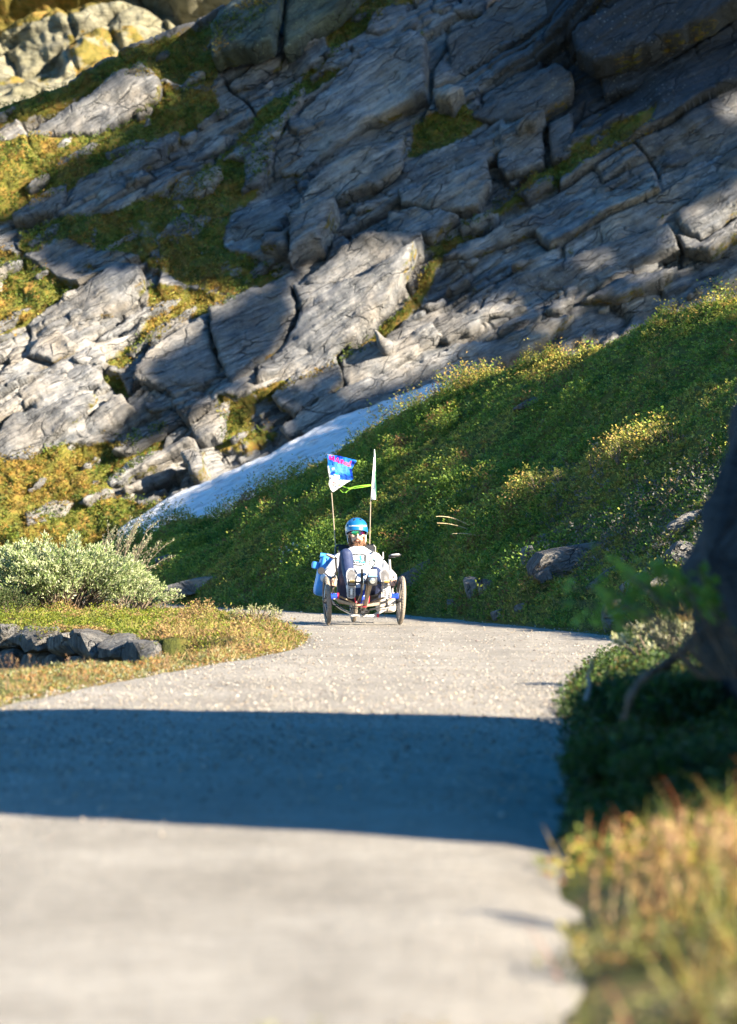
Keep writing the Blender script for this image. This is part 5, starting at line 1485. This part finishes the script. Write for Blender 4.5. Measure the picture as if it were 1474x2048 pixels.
# ------------------------------------------------------------------ flags
def world_px(px, py, d): return np.array(at(px, py, d))
M['print'] = leaf_material('printed_film', .25, .25, .6)
M['flagwhite'] = plain('white_cloth', (.80, .80, .77), .7, var=.05)
M['flaggreen'] = plain('green_hem', (.05, .35, .10), .6)
M['lime'] = leaf_material('lime_ribbon', .4)
DF = 39.95
def flag():
    b = world_px(671.5, 1100, DF); t = thing('flag', 'crumpled blue and white flag with pink lettering on the left pole', 'flag', tuple(b))
    top = world_px(654.5, 908, DF) - b; mid = world_px(663.5, 990, DF) - b
    g = G().tube([(0, .0, -.25), (0, 0, 0), tuple(mid), tuple(top)], [.0065, .006, .005, .004], 7); g.build('pole', M['sandmetal'], t)
    Z = lambda q: [(x, y) for x, y in q]
    out = refine(Z([(190,160),(430,190),(620,215),(760,255),(1050,330),(1240,380),(1255,430),(1150,570),(1090,700),(1100,900),(1150,1060),(1040,1140),(850,1250),(620,1400),(390,1555),(300,1450),(225,1240),(260,1080),(220,850),(190,640),(200,420),(150,230)]), 30, 4, 5)
    V, T = fill_poly(out, 16, np.random.default_rng(4)); x, y = V[:, 0], V[:, 1]
    col = np.tile([[.02, .20, .75]], (len(x), 1)); 
    k = smooth(420, 150, np.hypot((x - 640) * .8, (y - 690) * 1.5))[:, None]; col = col * (1 - k) + np.array([[.12, .42, .90]]) * k  # lighter blue centre paints the sheen of the folds
    def paint(poly, c): col[inside(poly, x, y)] = c
    paint([(600,200),(760,250),(720,330),(560,300),(440,260)], (.01, .05, .55)); paint([(1060,400),(1240,420),(1140,560),(1080,640),(1020,640)], (.01, .06, .60)); paint([(980,700),(1080,700),(1120,1050),(1050,1000)], (.01, .06, .60))
    paint([(640,930),(850,900),(1120,1060),(1040,1110),(700,1090)], (.02, .12, .66))
    paint([(210,900),(420,960),(520,1010),(560,1090),(700,1105),(1000,1110),(1040,1140),(390,1560),(200,1400),(200,1000)], (.80, .79, .76))
    paint([(340,640),(440,650),(450,740),(380,760),(340,700)], (.80, .79, .76)); paint([(190,580),(230,600),(290,830),(280,900),(210,900)], (.80, .79, .76)); paint([(400,890),(640,940),(640,1040),(560,1090),(520,1000)], (.80, .79, .76)); paint([(250,190),(200,170),(420,170),(440,200)], (.75, .6, .65))
    paint([(300,830),(450,790),(460,860),(380,910),(300,910)], (.01, .07, .60)); paint([(460,850),(560,840),(560,930),(490,920)], (.03, .50, .55)); paint([(430,1140),(560,1090),(700,1100),(560,1170)], (.42, .45, .60))
    pk = (.85, .02, .28); og = (.85, .10, .14)
    for gl in ([(245,200),(300,195),(340,300),(390,220),(440,230),(445,430),(395,430),(385,340),(340,390),(300,340),(290,370),(245,345)],
               [(470,430),(530,285),(590,290),(640,500),(585,490),(570,440),(530,430),(515,455)],
               [(660,500),(665,350),(790,370),(800,420),(750,430),(800,480),(800,540),(740,480),(715,470),(712,515)]): paint(gl, pk)
    paint([(535,360),(560,350),(572,405),(540,400)], (.02, .20, .75)); paint([(700,395),(755,400),(750,415),(705,425)], (.3, .02, .3))
    for gl in ([(790,560),(800,440),(880,440),(880,585),(845,575),(842,480),(825,478),(822,570)], [(895,450),(925,455),(930,560),(960,565),(962,460),(995,465),(990,620),(905,600)], [(1005,420),(1075,395),(1060,440),(1025,620),(990,618)]): paint(gl, og)
    paint([(360,1220),(400,1170),(455,1260),(420,1310),(375,1330)], (.70, .16, .18)); paint([(385,1230),(405,1215),(425,1265),(400,1275)], (.8, .78, .76)); paint([(560,1280),(690,1270),(640,1330),(580,1325)], (.20, .45, .05))
    px = 645 + x / 18.425; py = 900 + y / 18.425
    fold = .010 * np.sin((x * .8 + y * .5) / 160) + .022 * (fbm(x / 190, y / 190, 9, 3) - .5) + .006 * smooth(900, 1150, x) * np.sin(y / 40)
    P = np.array(at(px, py, DF)).T if False else np.stack([(px - CX) / F * DF, DF + fold - .02 - .00006 * (x - 190), CAMZ - (py - HY) / F * DF], 1) - b
    V2 = np.concatenate([P, P + [0, .0015, 0]]); m = len(P)
    me = mesh_np('cloth', V2, np.concatenate([T[:, ::-1], T + m])); attr_c(me, 'col', np.concatenate([col, col]))
    link('cloth', me, M['print'], parent=t)
flag()
def pennant():
    b = world_px(739, 1100, DF); t = thing('flag', 'long narrow white pennant with green hem on the right pole', 'flag', tuple(b))
    top = world_px(748.6, 899, DF) - b; mid = world_px(741.3, 1000, DF) - b
    G().tube([(0, 0, -.25), (0, 0, 0), tuple(mid), tuple(top)], [.0065, .006, .005, .0035], 7).build('pole', M['sandmetal'], t)
    rows = [(899, 748.2, 749.6), (915, 747.6, 750.6), (940, 746, 750.6), (955, 744.8, 750.4), (975, 743, 751.4), (990, 742.2, 751.8), (999, 742.6, 751.4)]
    V = []; Vh = []
    for k, (py, a_, b_) in enumerate(rows):
        for u in np.linspace(0, 1, 6):
            p = world_px(a_ + (b_ - a_) * u, py, DF - .012 - .015 * math.sin(u * 3 + k)) - b; V.append(tuple(p))
        Vh.append((world_px(b_ + .1, py, DF - .028 - .015 * math.sin(3 + k)) - b, world_px(b_ + 1.1, py + .5, DF - .03 - .015 * math.sin(3 + k)) - b))
    n = 6; Fl = [[i * n + k, i * n + k + 1, (i + 1) * n + k + 1, (i + 1) * n + k] for i in range(len(rows) - 1) for k in range(n - 1)]
    m = len(V); V2 = [(x, y + .003, z) for x, y, z in V]
    G().add(V + V2, Fl + [[m + q for q in f][::-1] for f in Fl]).build('cloth', M['flagwhite'], t)
    H = [p for a_ in Vh for p in a_]; mh = len(H); H2 = [p + np.array([0, .003, 0]) for p in H]
    Fh = [[2 * i, 2 * i + 1, 2 * i + 3, 2 * i + 2] for i in range(len(rows) - 1)]
    G().add(H + H2, Fh + [[mh + q for q in f][::-1] for f in Fh]).build('hem', M['flaggreen'], t)
    g = G().tube([world_px(745.2, 949, DF - .035) - b, world_px(750, 955.5, DF - .035) - b], .003, 5); g.tube([world_px(742, 994, DF - .03) - b, world_px(744, 998, DF - .03) - b], .003, 5); g.build('stitch_mark', M['black'], t)['kind'] = 'stuff'
    # lime streamer tied to the pole
    V = []; Fl = []; cols = []
    for path, w in (([(742, 970), (725, 971), (710, 973), (700, 977), (690, 974.5), (683, 971.5)], 2.6), ([(742, 971), (722, 974.5), (704, 977), (697, 980), (692, 985), (685, 984.5), (680.5, 979.5)], 2.2)):
        q = np.array(path, float); s = np.linspace(0, len(q) - 1, 30); X = np.interp(s, np.arange(len(q)), q[:, 0]); Y = np.interp(s, np.arange(len(q)), q[:, 1])
        o = len(V)
        for k in range(30):
            ph = k / 29 * 5; ww = w * (.55 + .45 * abs(math.cos(ph)))
            V.append(world_px(X[k], Y[k] - ww / 2, DF - .02 + .01 * math.sin(ph)) - b); V.append(world_px(X[k], Y[k] + ww / 2, DF - .02 - .012 * math.sin(ph)) - b)
            cols += [(.32, .68, .05), (.42, .80, .10)]
        Fl += [[o + 2 * k, o + 2 * k + 1, o + 2 * k + 3, o + 2 * k + 2] for k in range(29)]
    me = mesh_np('streamer', np.array(V), np.array(Fl)); attr_c(me, 'col', np.array(cols)); link('streamer', me, M['lime'], parent=t)
pennant()
# ------------------------------------------------------------------ the rider
M['skin'] = plain('skin', (.62, .38, .27), .5, var=.12, scale=30)
M['hair'] = plain('brown_beard', (.14, .07, .038), .8, var=.5, scale=120, bump=.004)
M['shirt'] = plain('white_jersey', (.52, .52, .54), .8, var=.04, scale=25)
M['tights'] = plain('navy_tights', (.018, .029, .080), .65, var=.18, scale=60)
M['helmet'] = plain('teal_blue_helmet', (.008, .115, .30), .35, coat=.5, var=.08)
M['vent'] = plain('helmet_vent', (.01, .012, .016), .8)
M['sole'] = plain('pale_sole', (.36, .35, .36), .7, var=.2, scale=40)
M['tread'] = plain('grey_tread', (.13, .125, .13), .8, var=.25, scale=50)
M['shoe'] = plain('white_shoe', (.55, .54, .55), .6, var=.1)
M['teal'] = plain('teal_print', (.02, .35, .42), .8)
M['ink'] = plain('black_print', (.02, .025, .03), .8)
M['greyink'] = plain('grey_print', (.25, .28, .30), .8)
M['lip'] = plain('lips', (.48, .20, .16), .5)
def goggle_material():
    t = NT('mirrored_visor'); co = t.coord()
    sx = t.n('ShaderNodeSeparateXYZ'); t.l(co, sx.inputs[0])
    f = t.math('ADD', t.math('MULTIPLY', sx.outputs[0], 7.0), .5)
    c = t.ramp(f, [(0.0, (.25, .02, .16)), (.14, (.03, .42, .36)), (.34, (.06, .40, .22)), (.5, (.12, .45, .10)), (.62, (.03, .20, .30)), (.8, (.22, .04, .30)), (1.0, (.6, .03, .08))])
    t.color(c); t.b.inputs['Metallic'].default_value = .85; t.rough(.12); return t.m
M['visor'] = goggle_material()

person = thing('person', 'bearded rider in white jersey, navy tights and blue helmet lying back on the tricycle', 'person', (TX, TY, .005), rz=TRZ)
def cone(g, p0, p1, r0, r1, n=14):
    p0 = np.array(p0, float); p1 = np.array(p1, float)
    s = np.linspace(0, 1, 7)[:, None]
    g.tube(p0 + (p1 - p0) * s, (r0 + (r1 - r0) * s).ravel(), n); g.ball(tuple(p0), r0 * .995); g.ball(tuple(p1), r1 * .995)
def remesh(name, g, vox, smooth_it, mat, parent, wr=0.0, seed=0, ext=None):
    me = bpy.data.meshes.new(name + '_src'); me.from_pydata(g.V, [], g.F); me.update()
    bm = bmesh.new(); bm.from_mesh(me); bmesh.ops.recalc_face_normals(bm, faces=bm.faces); bm.to_mesh(me); bm.free()
    o = bpy.data.objects.new(name, me); COL.objects.link(o)
    m = o.modifiers.new('r', 'REMESH'); m.mode = 'VOXEL'; m.voxel_size = vox; m.use_smooth_shade = True
    q = o.modifiers.new('s', 'SMOOTH'); q.iterations = smooth_it; q.factor = .5
    dg = bpy.context.evaluated_depsgraph_get(); ev = o.evaluated_get(dg)
    new = bpy.data.meshes.new_from_object(ev)
    bpy.data.objects.remove(o); bpy.data.meshes.remove(me)
    new.name = name
    n = len(new.vertices); co = np.empty(n * 3, np.float32); no = np.empty(n * 3, np.float32)
    new.vertices.foreach_get('co', co); new.vertex_normals.foreach_get('vector', no)
    co = co.reshape(-1, 3).astype(float); no = no.reshape(-1, 3)
    if wr:
        f = (fbm(co[:, 0] * 16 + co[:, 1] * 9, co[:, 2] * 26 - co[:, 1] * 14, seed, 3) - .5) * 2 * wr
        co = co + no * f[:, None]
    if ext is not None: co = ext(co, no)
    new.vertices.foreach_set('co', co.astype(np.float32).ravel()); new.update()
    new.polygons.foreach_set('use_smooth', np.full(len(new.polygons), True))
    new.materials.clear()
    return link(name, new, mat, parent=parent)

HIPL, HIPR = (-.150, .28, .30), (.105, .29, .30)
KNL, KNR = (-.185, -.01, .705), (.092, -.17, .525)
ANL, ANR = (-.172, -.375, .365), (.150, -.625, .365)
SHL, SHR = (-.185, .655, .655), (.185, .655, .655)
ELL, ELR = (-.345, .50, .475), (.335, .50, .470)
WRL, WRR = (-.310, .205, .425), (.312, .205, .430)
def torso(g, k=0.0):
    secs = [((0, .27, .285), .165, .115), ((0, .36, .36), .165, .120), ((0, .45, .45), .165, .118), ((0, .54, .545), .180, .120), ((0, .61, .63), .190, .112), ((0, .66, .695), .165, .085), ((0, .695, .745), .085, .065)]
    n = 20; V = []; 
    ax = unit(np.array([0, .68, .73])); u = np.array([1., 0, 0]); v = np.cross(ax, u)
    for c, rx, ry in secs:
        for i in range(n):
            a = 2 * math.pi * i / n
            V.append(np.array(c) + u * (rx + k) * math.copysign(abs(math.cos(a)) ** .85, math.cos(a)) + v * (ry + k) * math.sin(a))
    Fl = [[i * n + j, i * n + (j + 1) % n, (i + 1) * n + (j + 1) % n, (i + 1) * n + j] for i in range(len(secs) - 1) for j in range(n)]
    Fl += [list(range(n))[::-1], [(len(secs) - 1) * n + j for j in range(n)]]
    g.add(V, Fl)
def arms(g, k=0.0, to=1.0):
    for S_, E_, W_ in ((SHL, ELL, WRL), (SHR, ELR, WRR)):
        cone(g, np.array(S_) * np.array([.55, 1, 1]) + [0, .0, .015], S_, .062 + k, .060 + k)
        cone(g, S_, E_, .056 + k, .043 + k * 1.3); W2 = np.array(E_) + (np.array(W_) - np.array(E_)) * to
        cone(g, E_, W2, .042 + k * 1.3, (.028 if to == 1 else .030) + k)
def legs(g, k=0.0, to=1.0):
    for H, K_, A_ in ((HIPL, KNL, ANL), (HIPR, KNR, ANR)):
        cone(g, H, K_, .096 + k, .060 + k); A2 = np.array(K_) + (np.array(A_) - np.array(K_)) * to
        cal = np.array(K_) * .66 + np.array(A_) * .34 + np.array([0, .014, -.012])
        cone(g, K_, cal, .053 + k, .054 + k); cone(g, cal, A2, .053 + k, .036 + k)
HC = np.array([0, .735, .900])
g = G(); torso(g); arms(g); legs(g)
cone(g, (0, .70, .74), (0, .725, .84), .056, .054)
g.ball(tuple(HC + [0, .012, .03]), (.076, .097, .098), sub=3); g.ball(tuple(HC + [0, -.028, -.035]), (.060, .065, .075), sub=3); g.ball(tuple(HC + [0, -.03, -.085]), (.040, .045, .03))
g.tube([tuple(HC + [0, -.088, .035]), tuple(HC + [0, -.108, .0]), tuple(HC + [0, -.118, -.018])], [.009, .013, .016], 8); g.ball(tuple(HC + [0, -.115, -.019]), .017); g.ball(tuple(HC + [-.013, -.100, -.022]), .011); g.ball(tuple(HC + [.013, -.100, -.022]), .011)
for sx in (-1, 1):
    g.ball(tuple(HC + [sx * .078, .012, .0]), (.012, .022, .033)); g.ball(tuple(HC + [sx * .045, -.07, .0]), (.025, .025, .02))
    g.ball((sx * .172 if sx < 0 else .15, ANL[1] - .02 if sx < 0 else ANR[1] - .02, .33), (.036, .045, .05)); yb = -.41 if sx < 0 else -.665
    g.ball((-.172 if sx < 0 else .150, yb, .42), (.040, .026, .125), sub=3)
    # hand closed round the grip: palm, four curled fingers, thumb
    W_ = np.array(WRL if sx < 0 else WRR); gx = sx * .303
    cone(g, W_, (gx + sx * .022, .165, .432), .026, .030); g.ball((gx + sx * .026, .148, .432), (.019, .036, .045), sub=3)
    for i, (zf, L) in enumerate([(.465, .95), (.444, 1.05), (.423, 1.0), (.403, .85)]):
        an = np.linspace(.15, 3.6 * L, 8)
        pts = [(gx + sx * .030 * math.cos(t), .121 - .030 * math.sin(t), zf - .004 * t) for t in an]
        g.tube(pts, np.linspace(.0105, .0085, 8), 8); g.ball(pts[0], .011); g.ball(pts[-1], .0088)
    th = [(gx + sx * .020, .160, .462), (gx - sx * .004, .152, .482), (gx - sx * .026, .130, .486), (gx - sx * .032, .108, .482)]
    g.tube(th, [.014, .012, .011, .009], 8); g.ball(th[-1], .0095)
body = remesh('body', g, .006, 4, M['skin'], person)

g = G(); torso(g, .014); arms(g, .011, .94)
g.tube([(0, .675, .72), (0, .70, .775)], [.085, .066], 16)
shirt = remesh('jersey', g, .007, 5, M['shirt'], person, wr=.0075, seed=5)
g = G()
n = 16
for c, rx, ry in (((0, .27, .285), .178, .130),): g.ball(c, (rx, .13, .12), sub=3)
legs(g, .010, .96)
for H in (HIPL, HIPR): g.ball(H, .105)
tights = remesh('tights', g, .007, 5, M['tights'], person, wr=.003, seed=8)
g = G().tube([(-.232, -.01, .68), (-.236, -.10, .60), (-.232, -.20, .51), (-.214, -.31, .42)], .0035, 6); g.tube([(-.235, .0, .70), (-.225, .06, .685), (-.225, .14, .62)], .003, 6); g.build('side_stripe', M['white'], tights)

# beard, hair at the temples
g = G(); g.ball(tuple(HC + [0, -.048, -.118]), (.066, .058, .050), sub=4); g.ball(tuple(HC + [0, -.062, -.145]), (.056, .046, .040), sub=3)
for sx in (-1, 1): g.tube([tuple(HC + [sx * .074, -.01, .0]), tuple(HC + [sx * .074, -.02, -.05]), tuple(HC + [sx * .060, -.045, -.095])], [.006, .012, .026], 8)
g.tube([tuple(HC + [-.038, -.088, -.062]), tuple(HC + [-.018, -.106, -.045]), tuple(HC + [0, -.109, -.041]), tuple(HC + [.018, -.106, -.045]), tuple(HC + [.038, -.088, -.062])], [.010, .010, .009, .010, .010], 7)
def shag(co, no): return co + no * ((fbm(co[:, 0] * 90, co[:, 2] * 70 + co[:, 1] * 60, 3, 3) - .45) * .022)[:, None]
beard = remesh('beard', g, .005, 2, M['hair'], person, ext=shag)
bm_co = np.array([v.co[:] for v in beard.data.vertices]); bn = np.array([v.normal[:] for v in beard.data.vertices])
rg = np.random.default_rng(6); ii = rg.choice(len(bm_co), 1300); ii = ii[bm_co[ii][:, 2] < HC[2] - .05]
b0 = bm_co[ii] - bn[ii] * .004; tp = b0 + bn[ii] * rg.uniform(.010, .024, (len(ii), 1)) + np.array([0, -.002, -.014]) + rg.normal(size=(len(ii), 3)) * .005
me, _ = blades_mesh('beard_hair', b0, tp, rg.uniform(.002, .004, len(ii)), pal([(.17, .085, .045), (.09, .045, .025), (.28, .16, .09)], [3, 3, 1], len(ii), rg), rg, .3)
o = link('beard_hair', me, M['blade'], parent=beard); o['kind'] = 'stuff'
G().tube([tuple(HC + [-.022, -.096, -.054]), tuple(HC + [-.008, -.112, -.050]), tuple(HC + [.008, -.112, -.050]), tuple(HC + [.022, -.096, -.054])], [.004, .008, .008, .004], 8).build('mouth', M['lip'], person)
# helmet
def helmet():
    nu, nv = 48, 22; V = []
    c = HC + np.array([0, .012, .068])
    for j in range(nv):
        for i in range(nu):
            a = 2 * math.pi * i / nu
            ph = (j / (nv - 1)) * math.radians(102 - 10 * max(0, -math.sin(a)) ** .7 + 6 * max(0, math.sin(a)))
            x = .118 * math.sin(ph) * math.cos(a); y = .142 * math.sin(ph) * math.sin(a); z = .120 * math.cos(ph)
            front = max(0, -math.sin(a)); back = max(0, math.sin(a))
            if j > nv - 7: z -= (j - nv + 7) / 6 * (.004 + .034 * back + .022 * abs(math.cos(a)) ** 3) ; y -= front * .010 * (j - nv + 7) / 6
            V.append((c[0] + x, c[1] + y, c[2] + z))
    Fl = [[j * nu + i, j * nu + (i + 1) % nu, (j + 1) * nu + (i + 1) % nu, (j + 1) * nu + i] for j in range(nv - 1) for i in range(nu)]
    m = len(V); V2 = [tuple(np.array(c) + (np.array(v) - c) * .90) for v in V]
    F2 = [[m + q for q in f][::-1] for f in Fl]; e = (nv - 1) * nu
    F3 = [[e + i, m + e + i, m + e + (i + 1) % nu, e + (i + 1) % nu] for i in range(nu)]
    h = G().add(V + V2, Fl + F2 + F3).build('helmet', M['helmet'], person)
    def on(a, ph, k=1.0): 
        return np.array([c[0] + .118 * k * math.sin(ph) * math.cos(a), c[1] + .142 * k * math.sin(ph) * math.sin(a), c[2] + .120 * k * math.cos(ph)])
    for a_, p_ in ((-2.05, .62), (-1.05, .62), (-2.75, 1.25), (-.40, 1.25), (-2.3, .15), (-.8, .15)):
        p = on(a_, p_, 1.0); d = unit(p - c); R = Vector(d).to_track_quat('Z', 'Y').to_matrix()
        G().ball(tuple(p - d * .001), (.013, .018, .006), R).build('vent', M['vent'], h)
    pts = [on(t, 1.30, 1.022) for t in np.linspace(-2.45, -.62, 15)]
    V = []; 
    for p in pts: V += [p + [0, 0, .0075], p - [0, 0, .0075], p + [0, .01, -.0075], p + [0, .01, .0075]]
    Fl = [[i * 4 + k, i * 4 + (k + 1) % 4, i * 4 + 4 + (k + 1) % 4, i * 4 + 4 + k] for i in range(14) for k in range(4)] + [[0, 1, 2, 3], [56, 57, 58, 59]]
    G().add(V, Fl).build('brow_band', M['white'], h)
    for sx in (-1, 1): G().tube([tuple(HC + [sx * .098, .03, .02]), tuple(HC + [sx * .094, -.0, -.06]), tuple(HC + [sx * .080, -.02, -.105]), tuple(HC + [sx * .05, -.03, -.14])], .0045, 6).build('chin_strap', M['white'], h)
helmet()
def visor():
    V = []; nu, nv = 19, 7
    for j in range(nv):
        t = j / (nv - 1)
        for i in range(nu):
            u = -1 + 2 * i / (nu - 1); x = u * .074
            zt = .052; zb = .004 + .020 * math.exp(-(u / .16) ** 2) + .010 * abs(u) ** 3
            V.append(tuple(HC + [x, -.112 + .055 * u * u + .004 * (t - .5) ** 2, zb + (zt - zb) * t]))
    Fl = [[j * nu + i, j * nu + i + 1, (j + 1) * nu + i + 1, (j + 1) * nu + i] for j in range(nv - 1) for i in range(nu - 1)]
    m = len(V); V2 = [(x, y + .003, z) for x, y, z in V]
    o = G().add(V + V2, Fl + [[m + q for q in f][::-1] for f in Fl]).build('sunglasses', M['visor'], person)
    G().tube([V[i] for i in range((nv - 1) * nu, nv * nu)], .003, 6).build('frame', M['white'], o)
    for sx in (-1, 1): G().tube([tuple(HC + [sx * .074, -.058, .035]), tuple(HC + [sx * .083, .0, .03]), tuple(HC + [sx * .08, .03, .022])], .003, 6).build('temple', M['black'], o)
    for sx in (-1, 1): G().ball(tuple(HC + [sx * .031, -.074, .028]), .012).build('eye', M['white'], person)
visor()
# shoes, soles turned to the camera
for (x0, yb, roll) in ((-.172, -.442, .02), (.150, -.697, -.10)):
    outl = [(-.026, -.145), (0, -.152), (.026, -.145), (.034, -.12), (.030, -.07), (.027, -.03), (.036, .02), (.045, .07), (.043, .11), (.027, .140), (0, .150), (-.027, .142), (-.041, .112), (-.043, .07), (-.034, .02), (-.027, -.03), (-.031, -.07), (-.034, -.12)]
    outl = [(x * 1.28, z) for x, z in outl]
    cr, sr = math.cos(roll), math.sin(roll)
    R = lambda x, y, z: (x0 + x * cr + z * sr, yb + y, .425 - x * sr + z * cr)
    V = [R(x, 0.004 * (abs(z) > .12), z) for x, z in outl] + [R(x * 1.04, .024, z * 1.02) for x, z in outl] ; n = len(outl)
    Fl = [list(range(n)), [n + i for i in range(n)][::-1]] + [[i, n + i, n + (i + 1) % n, (i + 1) % n] for i in range(n)]
    so = G().add(V, Fl).build('sole', M['sole'], person)
    so.name = 'shoe'
    g = G()
    for k in range(8):
        z = .045 + k * .0125; w = .034 - .010 * max(0, k - 5)
        g.box(R(0, -.003, z), (w * 2.4, .006, .006), Matrix.Rotation(roll, 3, 'Y'), 0)
    for k in range(5):
        z = -.135 + k * .018; w = .024
        for s2 in (-1, 1): g.box(R(s2 * .021, -.003, z), (.014, .006, .011), Matrix.Rotation(roll + s2 * .3, 3, 'Y'), 0)
    tr = g.build('tread', M['tread'], so); tr['kind'] = 'stuff'
    g = G(); g.box(R(0, -.002, -.085), (.022, .005, .06), Matrix.Rotation(roll, 3, 'Y')); g.build('heel_panel', M['white'], so)
    g = G(); g.ball(R(0, .034, .05), (.052, .034, .10), Matrix.Rotation(roll, 3, 'Y'), 3); g.ball(R(0, .042, -.07), (.045, .042, .082), Matrix.Rotation(roll, 3, 'Y'), 3); g.tube([R(0, .05, -.06), R(0, .085, -.035)], [.045, .047], 14)
    g.build('upper', M['shoe'], so)
# print on the jersey
SB = BVHTree.FromPolygons([tuple(v.co) for v in shirt.data.vertices], [tuple(p.vertices) for p in shirt.data.polygons])
def decal(name, polys, mat, off=.0022):
    Vs, Fs, o = [], [], 0
    for poly in polys:
        V, T = fill_poly(poly, .009, np.random.default_rng(1))
        P = []
        for x, z in V:
            r = SB.ray_cast(Vector((x, -.4, z)), Vector((0, 1, 0)))
            P.append(tuple(r[0] + r[1] * off) if r[0] is not None else (x, .5, z))
        Vs += P; Fs += [[a + o, b + o, c + o] for a, b, c in T]; o = len(Vs)
    return G().add(Vs, Fs).build(name, mat, shirt)
bar = lambda x, z, w, h, a=0.0: [(x + sx * w / 2 * math.cos(a) - sz * h / 2 * math.sin(a), z + sx * w / 2 * math.sin(a) + sz * h / 2 * math.cos(a)) for sx, sz in ((-1, -1), (1, -1), (1, 1), (-1, 1))]
ZE = .655
fr = [bar(0, ZE + .050, .125, .014, -.03), bar(.060, ZE + .005, .020, .085, -.15), bar(-.064, ZE + .005, .010, .085, .15), bar(-.03, ZE - .056, .075, .016, -.12), bar(.025, ZE - .056, .05, .014, .22)]
fr += [bar(-.02, ZE + .072, .005, .030), bar(.012, ZE + .066, .004, .02, -.3), bar(.04, ZE + .066, .004, .022, -.7), bar(-.05, ZE + .066, .004, .02, .6), bar(-.022, ZE + .02, .006, .05)]
fr += [bar(-.05 + .017 * i, ZE - .030 - .002 * (i % 2), .011, .015, .1 * (i % 3)) for i in range(6)]
decal('emblem', fr, M['ink'])
decal('emblem_figure', [[(.004, ZE + .04), (.022, ZE + .044), (.030, ZE + .030), (.024, ZE + .018), (.044, ZE - .022), (.028, ZE - .012), (.018, ZE + .0), (.010, ZE - .022), (-.012, ZE - .028), (.002, ZE - .006), (.0, ZE + .015)], bar(-.028, ZE - .01, .05, .012, .1), bar(.030, ZE - .026, .05, .012, -.1)], M['teal'])
decal('chest_lettering', [bar(.052 + .0135 * i, .758 - .0024 * i - .004, .011, .012 - .003 * (i % 2), -.2) for i in range(5)], M['ink'])
decal('shoulder_stripe', [bar(.125, .755, .05, .004, -.12), bar(.158, .735, .03, .004, -.3)], M['greyink'])
decal('side_lettering', [bar(.092 + .0135 * i, .700 - .0075 * i, .012, .018 - .004 * (i % 3 == 1), -.5) for i in range(8)] + [bar(.125, .597, .06, .006, -.35)], M['teal'])['kind'] = 'stuff'
